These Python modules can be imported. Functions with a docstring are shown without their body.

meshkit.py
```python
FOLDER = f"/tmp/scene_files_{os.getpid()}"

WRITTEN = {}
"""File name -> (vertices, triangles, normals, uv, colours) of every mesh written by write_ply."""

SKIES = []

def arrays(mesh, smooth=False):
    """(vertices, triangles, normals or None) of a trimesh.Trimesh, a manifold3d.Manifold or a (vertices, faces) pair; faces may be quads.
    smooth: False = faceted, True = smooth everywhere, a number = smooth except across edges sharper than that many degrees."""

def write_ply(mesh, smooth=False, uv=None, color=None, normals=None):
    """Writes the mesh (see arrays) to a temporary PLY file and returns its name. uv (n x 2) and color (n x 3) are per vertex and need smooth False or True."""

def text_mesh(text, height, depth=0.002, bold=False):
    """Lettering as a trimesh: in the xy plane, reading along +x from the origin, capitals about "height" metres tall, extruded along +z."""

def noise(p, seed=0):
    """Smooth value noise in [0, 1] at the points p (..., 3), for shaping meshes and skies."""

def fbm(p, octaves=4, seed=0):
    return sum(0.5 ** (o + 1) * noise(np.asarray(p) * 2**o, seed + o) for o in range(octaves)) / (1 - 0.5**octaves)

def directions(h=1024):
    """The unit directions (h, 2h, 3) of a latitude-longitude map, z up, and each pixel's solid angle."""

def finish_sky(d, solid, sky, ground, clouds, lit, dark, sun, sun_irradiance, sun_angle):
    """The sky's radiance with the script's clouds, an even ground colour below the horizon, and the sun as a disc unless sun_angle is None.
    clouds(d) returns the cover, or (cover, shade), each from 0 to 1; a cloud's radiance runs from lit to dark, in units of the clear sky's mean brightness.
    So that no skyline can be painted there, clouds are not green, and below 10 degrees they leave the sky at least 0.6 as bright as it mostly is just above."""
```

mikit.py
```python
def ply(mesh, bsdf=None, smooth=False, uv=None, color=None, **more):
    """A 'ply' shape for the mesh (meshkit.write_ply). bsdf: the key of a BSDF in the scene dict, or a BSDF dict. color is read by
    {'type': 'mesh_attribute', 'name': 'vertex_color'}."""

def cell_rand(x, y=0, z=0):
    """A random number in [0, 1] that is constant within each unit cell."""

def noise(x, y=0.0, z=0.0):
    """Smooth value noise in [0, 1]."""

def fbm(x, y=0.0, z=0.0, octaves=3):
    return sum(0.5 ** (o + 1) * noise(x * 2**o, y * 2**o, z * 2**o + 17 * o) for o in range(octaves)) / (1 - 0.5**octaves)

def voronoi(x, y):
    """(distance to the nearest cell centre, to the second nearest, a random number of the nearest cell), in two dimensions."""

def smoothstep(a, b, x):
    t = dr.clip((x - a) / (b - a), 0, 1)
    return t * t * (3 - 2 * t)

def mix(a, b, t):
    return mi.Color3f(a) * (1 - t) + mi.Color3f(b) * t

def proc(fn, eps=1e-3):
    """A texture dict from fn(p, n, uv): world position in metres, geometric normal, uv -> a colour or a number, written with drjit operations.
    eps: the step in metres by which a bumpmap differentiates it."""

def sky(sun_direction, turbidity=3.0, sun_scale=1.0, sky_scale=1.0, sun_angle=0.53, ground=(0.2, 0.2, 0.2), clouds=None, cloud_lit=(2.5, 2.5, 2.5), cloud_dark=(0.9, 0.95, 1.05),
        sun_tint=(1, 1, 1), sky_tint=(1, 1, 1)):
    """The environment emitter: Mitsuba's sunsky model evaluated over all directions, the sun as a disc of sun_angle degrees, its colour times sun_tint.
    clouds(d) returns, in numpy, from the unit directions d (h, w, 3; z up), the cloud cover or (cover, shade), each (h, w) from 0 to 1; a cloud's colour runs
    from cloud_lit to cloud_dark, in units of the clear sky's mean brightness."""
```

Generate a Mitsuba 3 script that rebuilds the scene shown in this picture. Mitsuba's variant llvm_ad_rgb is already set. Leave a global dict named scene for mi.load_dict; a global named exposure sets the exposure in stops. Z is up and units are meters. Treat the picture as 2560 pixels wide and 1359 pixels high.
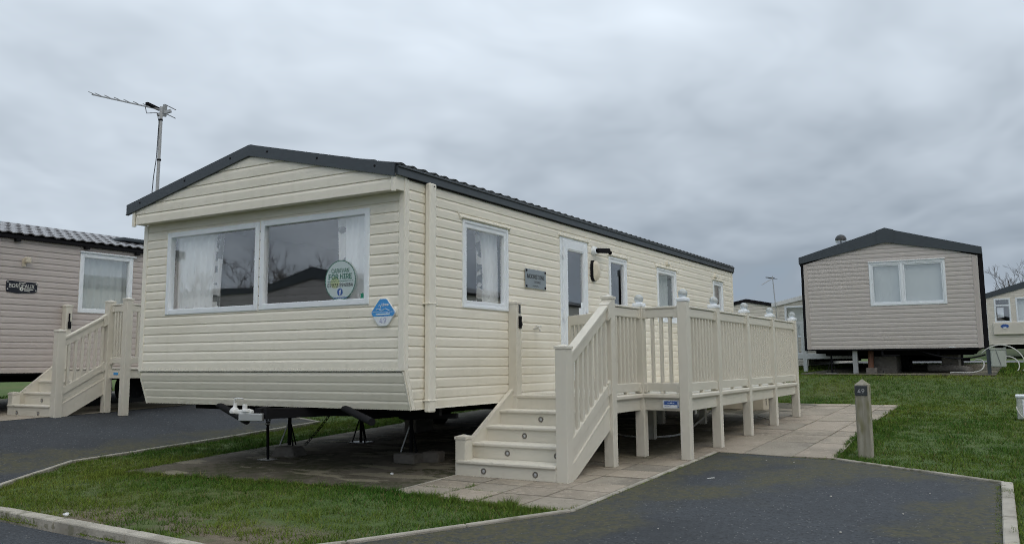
import math, random
import numpy as np
import trimesh
import manifold3d as m3
import shapely.geometry as sg
from shapely import affinity
from scipy.spatial import ConvexHull
import drjit as dr
import mitsuba as mi
import mikit
import meshkit
from mikit import noise, fbm, smoothstep, mix

rng = np.random.default_rng(7)
random.seed(7)
scene, labels = {}, {}
T = mi.ScalarTransform4f

# ------------------------------------------------------------------ camera, sky, exposure
CAM = np.array([5.0547, -6.4507, 1.26])
YAW, PITCH, ROLL, FPX, PPY = -0.5378, 0.1231, -0.0072, 2131.11, 638.27
fw = np.array([math.sin(YAW) * math.cos(PITCH), math.cos(YAW) * math.cos(PITCH), math.sin(PITCH)])
r0 = np.array([math.cos(YAW), -math.sin(YAW), 0]); u0 = np.cross(r0, fw)
cu = -r0 * math.sin(ROLL) + u0 * math.cos(ROLL)
scene['camera'] = {'type': 'perspective', 'fov': math.degrees(2 * math.atan(1280 / FPX)), 'fov_axis': 'x',
                   'principal_point_offset_y': (679.5 - PPY) / 1359.0, 'near_clip': 0.05, 'far_clip': 2000.0,
                   'to_world': T().look_at(origin=CAM.tolist(), target=(CAM + fw).tolist(), up=cu.tolist())}

def clouds(d):
    z = np.clip(d[..., 2], 0, 1)
    q = d[..., :2] / (z[..., None] + 0.30)
    q = np.concatenate([q * np.array([1.5, 1.5]), np.zeros(z.shape + (1,))], -1)
    warp = meshkit.fbm(q * 1.3 + 5.2, 3, 3)[..., None] - 0.5
    a = meshkit.fbm(q * 1.6 + warp * 1.1 + 40.2645, 5, 11)
    b = meshkit.fbm(q * 0.55 + 193.9857, 3, 21)
    c = meshkit.fbm(q * 4.2 + warp * 2.6 + 71.3, 4, 5)
    n = (a - 0.5) * 1.0 + (b - 0.5) * 0.7 + (c - 0.5) * 0.85
    up = z * (2 - z)
    br = 0.11 + 0.86 * up ** 1.1 + n * (0.44 + 0.15 * up)
    return np.ones_like(z), 1 - np.clip(br, 0, 1)

scene['sky'] = mikit.sky([0.62, -0.50, 0.82], turbidity=3.0, sun_scale=0.15, sun_angle=50, clouds=clouds,
                         cloud_lit=(3.00, 3.32, 3.66), cloud_dark=(0.74, 0.92, 1.13), ground=(0.12, 0.12, 0.11))
exposure = 1.78

# ------------------------------------------------------------------ materials
def P(col, rough=0.6, **k):
    b = {'type': 'principled', 'base_color': col if isinstance(col, dict) else {'type': 'rgb', 'value': list(col)}, 'roughness': rough}
    b.update(k)
    return {'type': 'twosided', 'bsdf': b}

def mat(name, b):
    scene['mat_' + name] = b
    return 'mat_' + name

def siding(base, dirt, f=1.0):
    def fn(p, n, uv):
        big = fbm(p.x * 0.9, p.y * 0.9, p.z * 1.7, 3)
        streak = fbm((p.x + p.y) * 14.0, p.z * 1.3, 3.0, 3)
        speck = smoothstep(0.80, 0.86, noise((p.x + p.y) * 37.0, p.z * 41.0, p.y * 11.0))
        t = smoothstep(0.45, 0.78, big) * 0.28 + smoothstep(0.55, 0.85, streak) * 0.16 + speck * 0.10
        return mix(base, dirt, t * f)
    return mikit.proc(fn)

M = {}
M['cream'] = mat('cream_siding', P(siding((.745, .71, .615), (.57, .535, .43)), 0.42))
M['cream_trim'] = mat('cream_trim', P((.735, .705, .62), 0.4))
M['mauve'] = mat('mauve_siding', P(siding((.455, .41, .385), (.36, .32, .295)), 0.45))
M['taupe'] = mat('taupe_siding', P(siding((.475, .44, .415), (.375, .345, .32)), 0.45))
M['far_cream'] = mat('far_cream_siding', P((.57, .54, .475), 0.5))
M['deck'] = mat('deck_vinyl', P(siding((.60, .575, .505), (.46, .44, .36), 0.8), 0.38))
M['tread'] = mat('tread_vinyl', P(siding((.61, .59, .525), (.36, .345, .28), 1.9), 0.5))
M['deck_plain'] = mat('deck_plain_vinyl', P((.59, .565, .495), 0.38))
M['white'] = mat('white_upvc', P((.72, .76, .80), 0.3))
M['white_far'] = mat('white_plastic', P((.64, .65, .65), 0.45))
M['grey_metal'] = mat('dark_grey_metal', P((.042, .053, .063), 0.42))
M['black'] = mat('black_metal', P((.007, .007, .009), 0.8, specular=0.2))
M['rubber'] = mat('tyre_rubber', P((.015, .015, .015), 0.85))
M['galv'] = mat('galvanised_steel', P((.42, .43, .44), 0.42, metallic=0.6))
M['inside'] = mat('interior_lining', P((.24, .235, .225), 0.8))
M['curtain'] = mat('curtain_cloth', P((.86, .88, .88), 0.9))
M['mast'] = mat('mast_grey', P((.40, .41, .42), 0.4))
M['stone'] = mat('pale_stone', P((.42, .41, .38), 0.8))
M['net'] = mat('net_curtain', P((.55, .60, .60), 0.9))
M['border'] = mat('curtain_border', P(mikit.proc(lambda p, n, uv: mix((.74, .75, .74), (.10, .11, .11), smoothstep(.50, .56, fbm(p.x * 9.0 + 3.0, p.z * 13.0, p.y * 9.0, 2)))), 0.9))
M['glass'] = mat('window_glass', {'type': 'thindielectric', 'int_ior': 2.4})
M['ball'] = mat('lamp_ball', {'type': 'principled', 'base_color': {'type': 'rgb', 'value': [.72, .78, .81]}, 'roughness': .12, 'spec_trans': .55})
M['navy'] = mat('navy_plate', P((.012, .014, .024), 0.2))
M['silver'] = mat('silver_plate', P((.30, .34, .36), 0.28, metallic=0.45))
M['ink'] = mat('dark_print', P((.03, .035, .04), 0.5))
M['letter'] = mat('pale_print', P((.62, .62, .58), 0.5))
M['blue'] = mat('blue_print', P((.05, .27, .62), 0.35))
M['dblue'] = mat('deep_blue_print', P((.035, .09, .30), 0.4))
M['violet'] = mat('violet_print', P((.33, .36, .55), 0.4))
M['signwhite'] = mat('sign_white', P((.66, .70, .74), 0.35))
M['mint'] = mat('sticker_film', P((.46, .54, .545), 0.3))
M['green'] = mat('sticker_green', P((.05, .16, .12), 0.45))
M['emerald'] = mat('sticker_emerald', P((.01, .22, .13), 0.45))
M['lime'] = mat('sticker_lime', P((.40, .46, .27), 0.45))
M['tile_grey'] = mat('grey_roof_tile', P(mikit.proc(lambda p, n, uv: mix((.115, .112, .122), (.20, .20, .20), fbm(p.x * 6.0, p.y * 6.0, p.z * 6.0, 3) * 0.6)), 0.27))
M['tile_dark'] = mat('dark_roof_tile', P((.03, .034, .038), 0.45))
M['terracotta'] = mat('terracotta_pipe', P((.15, .07, .045), 0.8))
M['beige_box'] = mat('beige_plastic', P((.52, .47, .37), 0.5))
M['box_grey'] = mat('meter_box_plastic', P((.40, .43, .39), 0.5))

def f_tarmac(p, n, uv):
    g = noise(p.x * 95.0, p.y * 95.0, 1.0)
    g2 = noise(p.x * 38.0, p.y * 38.0, 4.0)
    w = fbm(p.x * 1.1, p.y * 1.1, 2.0, 4)
    base = mix((.013, .016, .020), (.056, .064, .074), g * 0.42 + g2 * 0.26)
    base = base * (0.62 + 0.72 * w)
    fleck = smoothstep(.988, .990, mikit.cell_rand(p.x * 85.0, p.y * 85.0, 3))
    base = mix(base, (.30, .30, .28), fleck * .35)
    hole = smoothstep(.93, .94, mikit.cell_rand(p.x * 60.0 + 7, p.y * 60.0, 9))
    base = mix(base, (.015, .016, .018), hole * .7)
    # moss rooted in the coarse surface (the photograph shows it along the bay's grass edges)
    dx = dr.minimum(dr.abs(p.x - 4.75), dr.minimum(dr.abs(p.x - 1.95), dr.abs(p.x + 5.15)))
    d2 = dr.abs((p.x - 1.9) * .36 + (p.y - 3.40) * .933)
    d3 = dr.abs((p.x - 1.02) * .872 - (p.y + 1.88) * .489)
    dd = dr.minimum(dx, dr.minimum(d2, d3))
    near = 1 - smoothstep(0.02, .62, dd + (fbm(p.x * 2.1, p.y * 2.1, 8.0, 3) - .5) * 1.3)
    moss = near * (.35 + .65 * smoothstep(.36, .58, fbm(p.x * 26.0, p.y * 26.0, 6.0, 3)))
    return mix(base, mix((.038, .042, .017), (.075, .065, .030), noise(p.x * 55.0, p.y * 55.0, 2.0)), moss * .85)

M['tarmac'] = mat('tarmac', {'type': 'bumpmap', 'scale': 0.004, 'arbitrary': mikit.proc(lambda p, n, uv: noise(p.x * 90.0, p.y * 90.0, 1.0) + .6 * noise(p.x * 38.0, p.y * 38.0, 4.0), 2e-3),
                              'bsdf': P(mikit.proc(f_tarmac), 0.75)})

def paving_fn(base, seed):
    def fn(p, n, uv):
        w = fbm(p.x * 1.6 + seed, p.y * 1.6, seed * 1.7, 4)
        s = fbm(p.x * 22.0, p.y * 22.0, seed, 3)
        c = mix(base, tuple(x * .62 for x in base), smoothstep(.40, .75, w) * .75)
        c = mix(c, tuple(x * 1.22 for x in base), smoothstep(.55, .75, s) * .5)
        sp = smoothstep(.86, .9, noise(p.x * 60.0, p.y * 60.0, seed))
        c = mix(c, (.09, .08, .06), sp * .5)
        alg_shade = smoothstep(.28, .46, fbm(p.x * 1.1 + 4.0, p.y * 1.1, 3.3, 4)) * (1 - smoothstep(1.3, 1.9, p.x + (w - .5) * 1.4)) * smoothstep(1.2, 3.2, p.y + (w - .5))  # algae stain below the deck, with the shade there painted into its colour
        return mix(c, mix((.026, .025, .016), (.065, .06, .038), s), alg_shade * .9)
    return mikit.proc(fn)

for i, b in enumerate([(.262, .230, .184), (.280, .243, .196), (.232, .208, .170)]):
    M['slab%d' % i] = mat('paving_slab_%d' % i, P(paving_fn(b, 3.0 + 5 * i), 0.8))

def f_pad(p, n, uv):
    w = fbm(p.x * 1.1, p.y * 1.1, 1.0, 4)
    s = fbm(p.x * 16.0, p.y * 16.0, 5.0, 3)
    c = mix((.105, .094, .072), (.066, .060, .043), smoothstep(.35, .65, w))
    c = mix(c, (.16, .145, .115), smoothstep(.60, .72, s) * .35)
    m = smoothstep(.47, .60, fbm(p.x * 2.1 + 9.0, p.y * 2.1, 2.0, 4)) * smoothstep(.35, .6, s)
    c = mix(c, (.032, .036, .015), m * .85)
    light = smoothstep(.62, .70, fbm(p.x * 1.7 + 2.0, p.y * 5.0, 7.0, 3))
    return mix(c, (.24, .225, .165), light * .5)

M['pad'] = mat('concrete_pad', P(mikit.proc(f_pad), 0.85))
M['block'] = mat('concrete_block', P(mikit.proc(lambda p, n, uv: mix((.11, .10, .09), (.20, .185, .165), fbm(p.x * 19.0, p.y * 19.0, p.z * 19.0, 4))), 0.9))
M['kerb'] = mat('kerb_concrete', P(mikit.proc(lambda p, n, uv: mix(mix((.34, .32, .275), (.24, .225, .19), smoothstep(.35, .7, fbm(p.x * 5.0, p.y * 5.0, p.z * 5.0, 4))), (.12, .12, .075), smoothstep(.60, .70, fbm(p.x * 11.0 + 3.0, p.y * 11.0, p.z * 11.0, 3)) * .6)), 0.85))

def f_soil(p, n, uv):
    g = fbm(p.x * 7.0, p.y * 7.0, 1.0, 4)
    w = fbm(p.x * 0.7, p.y * 0.7, 3.0, 3)
    c = mix((.032, .060, .014), (.066, .100, .026), g)
    c = mix(c, (.085, .085, .030), smoothstep(.5, .75, w) * .35)
    bare = smoothstep(.52, .62, fbm(p.x * 1.3 + 1.0, p.y * 2.6, 6.0, 4)) * smoothstep(.42, .55, fbm(p.x * 9.0, p.y * 9.0, 2.0, 3))
    front = (1 - smoothstep(-1.9, -1.45, p.y)) * smoothstep(-2.6, -1.6, p.x)
    front = front * smoothstep(-1.2, -.2, 1.0 - p.x)
    worn = front * smoothstep(.26, .40, fbm(p.x * 2.2 + 4.0, p.y * 3.0, 1.0, 4))
    return mix(c, mix((.075, .062, .042), (.14, .12, .085), fbm(p.x * 23.0, p.y * 23.0, 5.0, 3)), dr.clip(bare * .12 + worn, 0, 1))

M['soil'] = mat('lawn_soil', P(mikit.proc(f_soil), 0.95))
M['grass'] = mat('grass_blade', {'type': 'twosided', 'bsdf': {'type': 'diffuse', 'reflectance': {'type': 'mesh_attribute', 'name': 'vertex_color'}}})
M['wood'] = mat('weathered_wood', P(mikit.proc(lambda p, n, uv: mix(mix((.36, .345, .295), (.15, .14, .105), fbm(p.x * 45.0, p.y * 45.0, p.z * 2.2, 4)), (.13, .125, .05), smoothstep(.45, .65, fbm(p.x * 13.0, p.y * 13.0, p.z * 3.0, 3)) * .7)), 0.85))
M['bark'] = mat('bare_bark', P((.085, .07, .06), 0.9))
M['hose'] = mat('white_hose', P((.55, .55, .52), 0.5))
M['road_far'] = mat('far_road', P((.10, .105, .11), 0.85))
M['amber'] = mat('lamp_lens', P((.62, .57, .46), 0.4))
M['hillgreen'] = mat('hedge_green', P((.05, .065, .03), 0.95))

# ------------------------------------------------------------------ mesh helpers
_s = [np.array(s, float) for s in np.ndindex(2, 2, 2)]
_tc, _ta = [], []
for s in _s:
    for k in range(3):
        _tc.append(s * 2 - 1); _ta.append(1 - np.eye(3)[k])
_tc, _ta = np.array(_tc), np.array(_ta)
_h = ConvexHull(_tc * (1 - .1 * _ta))
_tf = _h.simplices.copy()
for i, t in enumerate(_tf):
    v = (_tc * (1 - .1 * _ta))[t]
    if np.dot(np.cross(v[1] - v[0], v[2] - v[0]), _h.equations[i, :3]) < 0:
        _tf[i] = t[::-1]

def bb(x0, x1, y0, y1, z0, z1, c=.003):
    lo, hi = np.array([min(x0, x1), min(y0, y1), min(z0, z1)]), np.array([max(x0, x1), max(y0, y1), max(z0, z1)])
    h = (hi - lo) / 2
    return (lo + hi) / 2 + _tc * (h - _ta * min(c, h.min() * .45)), _tf

def beam(p0, p1, w, h, c=.003, up=(0, 0, 1)):
    """A bevelled bar from p0 to p1: w across, h along 'up'."""
    p0, p1 = np.array(p0, float), np.array(p1, float)
    a = p1 - p0; L = np.linalg.norm(a); a /= L
    s = np.cross(a, up if abs(np.dot(a, up)) < .999 else (0, 1, 0)); s /= np.linalg.norm(s); t = np.cross(s, a)
    v, f = bb(-L / 2, L / 2, -w / 2, w / 2, -h / 2, h / 2, c)
    B = np.array([a, -s, t])
    return v @ B + (p0 + p1) / 2, f

def tube(pts, r, k=8, closed=False, cap=True):
    pts = np.array(pts, float); n = len(pts)
    rr = np.full(n, r) if np.isscalar(r) else np.array(r, float)
    tan = np.gradient(pts, axis=0) if not closed else np.roll(pts, -1, 0) - np.roll(pts, 1, 0)
    tan /= np.linalg.norm(tan, axis=1, keepdims=True) + 1e-12
    ref = np.array([0, 0, 1.0]) if abs(tan[0, 2]) < .9 else np.array([1.0, 0, 0])
    vs = []; nrm = np.cross(tan[0], ref); nrm /= np.linalg.norm(nrm)
    ang = np.arange(k) * 2 * np.pi / k
    for i in range(n):
        nrm = nrm - tan[i] * (nrm @ tan[i]); nrm /= np.linalg.norm(nrm) + 1e-12
        b = np.cross(tan[i], nrm)
        vs.append(pts[i] + rr[i] * (np.cos(ang)[:, None] * nrm + np.sin(ang)[:, None] * b))
    v = np.vstack(vs); f = []
    for i in range(n if closed else n - 1):
        j = (i + 1) % n
        for a in range(k):
            b = (a + 1) % k
            f += [(i * k + a, j * k + b, i * k + b), (i * k + a, j * k + a, j * k + b)]
    if cap and not closed:
        v = np.vstack([v, pts[0], pts[-1]])
        for a in range(k):
            b = (a + 1) % k
            f += [(n * k, a, b), (n * k + 1, (n - 1) * k + b, (n - 1) * k + a)]
    return v, np.array(f)

def lathe(prof, at=(0, 0, 0), axis=(0, 0, 1), k=16):
    """prof: (radius, height) pairs turned about axis."""
    axis = np.array(axis, float) / np.linalg.norm(axis)
    ref = np.array([1.0, 0, 0]) if abs(axis[0]) < .9 else np.array([0, 1.0, 0])
    a = np.cross(axis, ref); a /= np.linalg.norm(a); b = np.cross(axis, a)
    ang = np.arange(k) * 2 * np.pi / k
    v = np.vstack([np.array(at) + axis * z + max(r, 1e-5) * (np.cos(ang)[:, None] * a + np.sin(ang)[:, None] * b) for r, z in prof])
    f = []
    for i in range(len(prof) - 1):
        for q in range(k):
            w = (q + 1) % k
            f += [(i * k + q, i * k + w, (i + 1) * k + w), (i * k + q, (i + 1) * k + w, (i + 1) * k + q)]
    return v, np.array(f)

def ball(at, r, k=14):
    return lathe([(r * math.sin(t), -r * math.cos(t)) for t in np.linspace(0, math.pi, k)], at, k=2 * k)

def prism(poly, n0, n1):
    """shapely polygon in local (s, z) extruded from n0 to n1 along the local n."""
    m = trimesh.creation.extrude_polygon(poly, n1 - n0, engine='earcut')
    v = np.array(m.vertices); v[:, 2] += n0
    return v, np.array(m.faces)

def mani(m):
    q = m.to_mesh()
    return np.array(q.vert_properties[:, :3], float), np.array(q.tri_verts, int)

def cat(ms):
    vs, fs, o = [], [], 0
    for v, f in ms:
        vs.append(np.asarray(v, float)); fs.append(np.asarray(f, int) + o); o += len(v)
    return np.vstack(vs), np.vstack(fs)

used = set()
def numbered(k):
    if k not in used:
        used.add(k); return k
    i = 1
    while '%s_%03d' % (k, i) in used:
        i += 1
    k = '%s_%03d' % (k, i); used.add(k)
    return k

def obj(parent, name, mesh, m, smooth=False, color=None):
    if isinstance(mesh, list):
        mesh = cat(mesh)
    k = numbered((parent + '__' if parent else '') + name)
    scene[k] = mikit.ply(mesh, M[m], smooth=smooth, **({'color': color} if color is not None else {}))
    return k

def tag(k, label, cat_=None, group=None, kind=None):
    d = labels.setdefault(k, {})
    if label: d['label'] = label
    if cat_: d['category'] = cat_
    if group: d['group'] = group
    if kind: d['kind'] = kind
    return k

def thing(name, label, cat_, group=None):
    return tag(numbered(name), label, cat_, group)

class Loc:
    """A wall's frame: s along the wall, z up it, n out of it."""
    def __init__(self, o, es, n, ez=(0, 0, 1)):
        self.o, self.es, self.n, self.ez = (np.array(x, float) for x in (o, es, n, ez))
    def __call__(self, mesh):
        v, f = mesh
        return self.o + v[:, :1] * self.es + v[:, 1:2] * self.ez + v[:, 2:3] * self.n, f
    def box(self, s0, s1, z0, z1, n0, n1, c=.002):
        return self(bb(s0, s1, z0, z1, n0, n1, c))
    def pt(self, s, z, n=0):
        return self.o + s * self.es + z * self.ez + n * self.n

def ring(L, s0, s1, z0, z1, w, n0, n1, c=.002):
    """Four bars of a rectangular frame: rails between full-height stiles."""
    ws = w if isinstance(w, (tuple, list)) else (w, w, w, w)     # left, right, bottom, top
    return [L.box(s0, s0 + ws[0], z0, z1, n0, n1, c), L.box(s1 - ws[1], s1, z0, z1, n0, n1, c),
            L.box(s0 + ws[0] - .0005, s1 - ws[1] + .0005, z0, z0 + ws[2], n0, n1 - .0015, c),
            L.box(s0 + ws[0] - .0005, s1 - ws[1] + .0005, z1 - ws[3], z1, n0, n1 - .0015, c)]

def text(L, string, height, s, z, n, bold=False, width=None, depth=.002):
    """Lettering centred on (s, z) of the frame L."""
    t = meshkit.text_mesh(string, height, depth, bold)
    v = np.array(t.vertices)
    w = v[:, 0].max() - v[:, 0].min()
    v[:, 0] -= (v[:, 0].max() + v[:, 0].min()) / 2
    if width:
        v[:, 0] *= width / w
    v[:, 1] -= height / 2
    return L((v + [s, z, n], np.array(t.faces)))

# ------------------------------------------------------------------ ground
def ss(a, b, x):
    t = np.clip((x - a) / (b - a), 0, 1); return t * t * (3 - 2 * t)

def Z(x, y):
    x, y = np.asarray(x, float), np.asarray(y, float)
    b = .09 + .03 * np.clip(y, -9, 15) + .015 * np.clip(y - 15, 0, 30)
    return b + .32 * np.clip((-5 - x) / 2.8, 0, 1) + .36 * ss(10.8, 15.2, y)

PAD = sg.Polygon([(-3.58, -.44), (-2.6, -.33), (-1.77, -.245), (-.78, -.15), (.02, -.15), (.02, 11.3), (-4.25, 11.3), (-4.07, 5.8)])
PAVE = sg.Polygon([(.045, -.17), (.6, -.25), (1.37, -.30), (1.86, -.33), (1.86, 3.44), (3.24, 3.29), (3.20, 4.2), (3.12, 5.4), (3.05, 7.7), (3.05, 10.63), (1.28, 10.66), (.045, 10.7)])
BAY = sg.Polygon([(1.93, 3.42), (3.25, 3.27), (4.79, 2.31), (4.87, -.05), (4.97, -3.0), (60, -3.2), (60, -9.5), (-60, -9.5), (-60, -2.95), (-3.2, -2.62), (-2.3, -2.42), (-.45, -2.50), (.35, -2.58), (.66, -2.48), (1.03, -1.90), (1.93, -.31)])
DRIVE = sg.Polygon([(-5.25, -1.9), (-3.95, -1.50), (-4.95, -.12), (-5.26, 4.40), (-6.06, 4.36), (-7.7, 4.3), (-7.75, 2.0), (-7.85, .56), (-8.2, -3.4), (-5.0, -3.0)])
LPAD = sg.Polygon([(-7.72, 4.35), (-7.76, 2.0), (-7.86, .5), (-8.25, -4.4), (-13.6, -4.4), (-13.6, 9), (-7.7, 9)])
RPAD = sg.Polygon([(.35, 14.9), (1.2, 14.75), (4.5, 14.7), (4.5, 25), (.35, 25)])

def drape(poly, off, step=.35):
    x0, y0, x1, y1 = poly.bounds
    tri = []
    for a in np.arange(x0, x1, step * 4):
        for b in np.arange(y0, y1, step * 4):
            c = poly.intersection(sg.box(a, b, min(a + step * 4, x1), min(b + step * 4, y1)))
            for g in getattr(c, 'geoms', [c]):
                if g.geom_type == 'Polygon' and g.area > 1e-5:
                    v, f = trimesh.creation.triangulate_polygon(g, engine='earcut')
                    v, f = trimesh.remesh.subdivide_to_size(np.c_[v, np.zeros(len(v))], f, step * 2.2)
                    v[:, 2] = Z(v[:, 0], v[:, 1]) + (off(v[:, 0], v[:, 1]) if callable(off) else off)
                    tri.append((v, f))
    return cat(tri)

gx = np.unique(np.r_[-400, -250, -150, -90, -60, np.arange(-40, -16, 2.0), np.arange(-16, 12, .2), np.arange(12, 40, 2.0), 60, 100, 180, 400])
gy = np.unique(np.r_[-400, -200, -100, -60, np.arange(-40, -10, 2.0), np.arange(-10, 20, .25), np.arange(20, 50, 1.0), 60, 90, 150, 250, 400, 600])
X, Y = np.meshgrid(gx, gy, indexing='ij')
hv = np.c_[X.ravel(), Y.ravel(), Z(X, Y).ravel()]
bump = (meshkit.fbm(np.c_[hv[:, :2] * .9, np.zeros(len(hv))], 3, 5) - .5)
inside = (hv[:, 0] > 3.3) & (hv[:, 1] > 3.5) & (hv[:, 1] < 14.5) & (hv[:, 0] < 12)
hv[:, 2] += np.where(inside, bump * .07, 0)
# trodden a little below the hard surfaces
import shapely
hard = shapely.union_all([PAD, PAVE, BAY, DRIVE, LPAD, RPAD])
hv[:, 2] -= np.where(shapely.contains_xy(hard.buffer(.35), hv[:, 0], hv[:, 1]), .012, .004)
hv[:, 2] -= np.where(shapely.contains_xy(BAY, hv[:, 0], hv[:, 1]), .10, 0)
ny = len(gy); ii, jj = np.meshgrid(np.arange(len(gx) - 1), np.arange(ny - 1), indexing='ij')
a = (ii * ny + jj).ravel()
k = obj('', 'lawn_ground', (hv, np.c_[a, a + ny, a + ny + 1, a + 1]), 'soil', smooth=True)
tag(k, 'mossy dark soil and turf of the sloping lawn', kind='structure')
k = obj('', 'tarmac_bay', drape(BAY, lambda x, y: .004 - .05 * ss(-2.1, -2.6, y)), 'tarmac', smooth=True); tag(k, 'blue grey tarmac parking bay and road with mossy edges', kind='structure')
k = obj('', 'side_driveway', drape(DRIVE, .016), 'tarmac', smooth=True); tag(k, 'dark tarmac driveway between the two caravans', kind='structure')
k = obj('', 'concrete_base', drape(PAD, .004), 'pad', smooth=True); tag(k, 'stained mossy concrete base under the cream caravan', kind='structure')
k = obj('', 'concrete_base', drape(LPAD, .020), 'slab2', smooth=True); tag(k, 'pale concrete base under the mauve caravan with black name plate', kind='structure')
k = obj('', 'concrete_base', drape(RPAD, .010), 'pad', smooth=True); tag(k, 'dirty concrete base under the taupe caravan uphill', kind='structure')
k = obj('', 'far_road', drape(sg.Polygon([(-40, 26.0), (40, 27.0), (40, 31), (-40, 30)]), .02, 1.5), 'road_far', smooth=True); tag(k, 'grey park road beyond the uphill caravan', kind='structure')

# paving flags: 0.9 x 0.6 m, butted with open joints
pav = numbered('paving'); tag(pav, 'buff concrete flags laid beside and behind the deck', kind='structure')
obj(pav, 'joint_bed', drape(PAVE.buffer(-.01), -.006), 'pad', smooth=True)
XF, YF = [.0, .54, .98, 1.42, 1.90], [-.62, -.22, .18, .55, .95, 1.36, 1.78, 2.2, 2.62, 3.02, 3.36]
XR, YR = [.0, .54, 1.10, 1.66, 2.22, 2.78, 3.4], [3.36, 4.62, 5.48, 6.02, 6.88, 7.40, 8.28, 8.82, 9.55, 10.12, 10.8]
for xs, ys in ((XF, YF), (XR, YR)):
    for x, x1 in zip(xs[:-1], xs[1:]):
        for y, y1 in zip(ys[:-1], ys[1:]):
            q = sg.box(x + .004, y + .004, x1 - .004, y1 - .004).intersection(PAVE)
            if q.geom_type == 'Polygon' and q.area > .01:
                q = q.simplify(.01).buffer(-.003, join_style=2)
                dz = rng.normal(0, .0022)
                tlt = rng.normal(0, .0035, 2)
                m = trimesh.creation.extrude_polygon(q, .04, engine='earcut')
                v = np.array(m.vertices); f = np.array(m.faces)
                v[:, 2] += Z(v[:, 0], v[:, 1]) - .033 + dz + (v[:, 0] - (x + x1) / 2) * tlt[0] + (v[:, 1] - (y + y1) / 2) * tlt[1]
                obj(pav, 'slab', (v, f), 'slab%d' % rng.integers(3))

def edging(label, pts, w, top, depth, seg=.92, m='kerb', name='kerb', gap=.006):
    k = tag(numbered(name), label, kind='structure')
    pts = np.array(pts, float)
    for a, b in zip(pts[:-1], pts[1:]):
        L = np.linalg.norm(b - a); n = max(1, round(L / seg))
        for i in range(n):
            p, q = a + (b - a) * (i / n), a + (b - a) * ((i + 1) / n)
            e = (q - p) / np.linalg.norm(q - p) * gap / 2
            p, q = p + e, q - e
            dz = rng.normal(0, .0025)
            zp, zq = Z(*p) + top - depth / 2 + dz, Z(*q) + top - depth / 2 + dz
            obj(k, 'stone', beam([*p, zp], [*q, zq], w, depth, .008), m)
    return k

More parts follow.
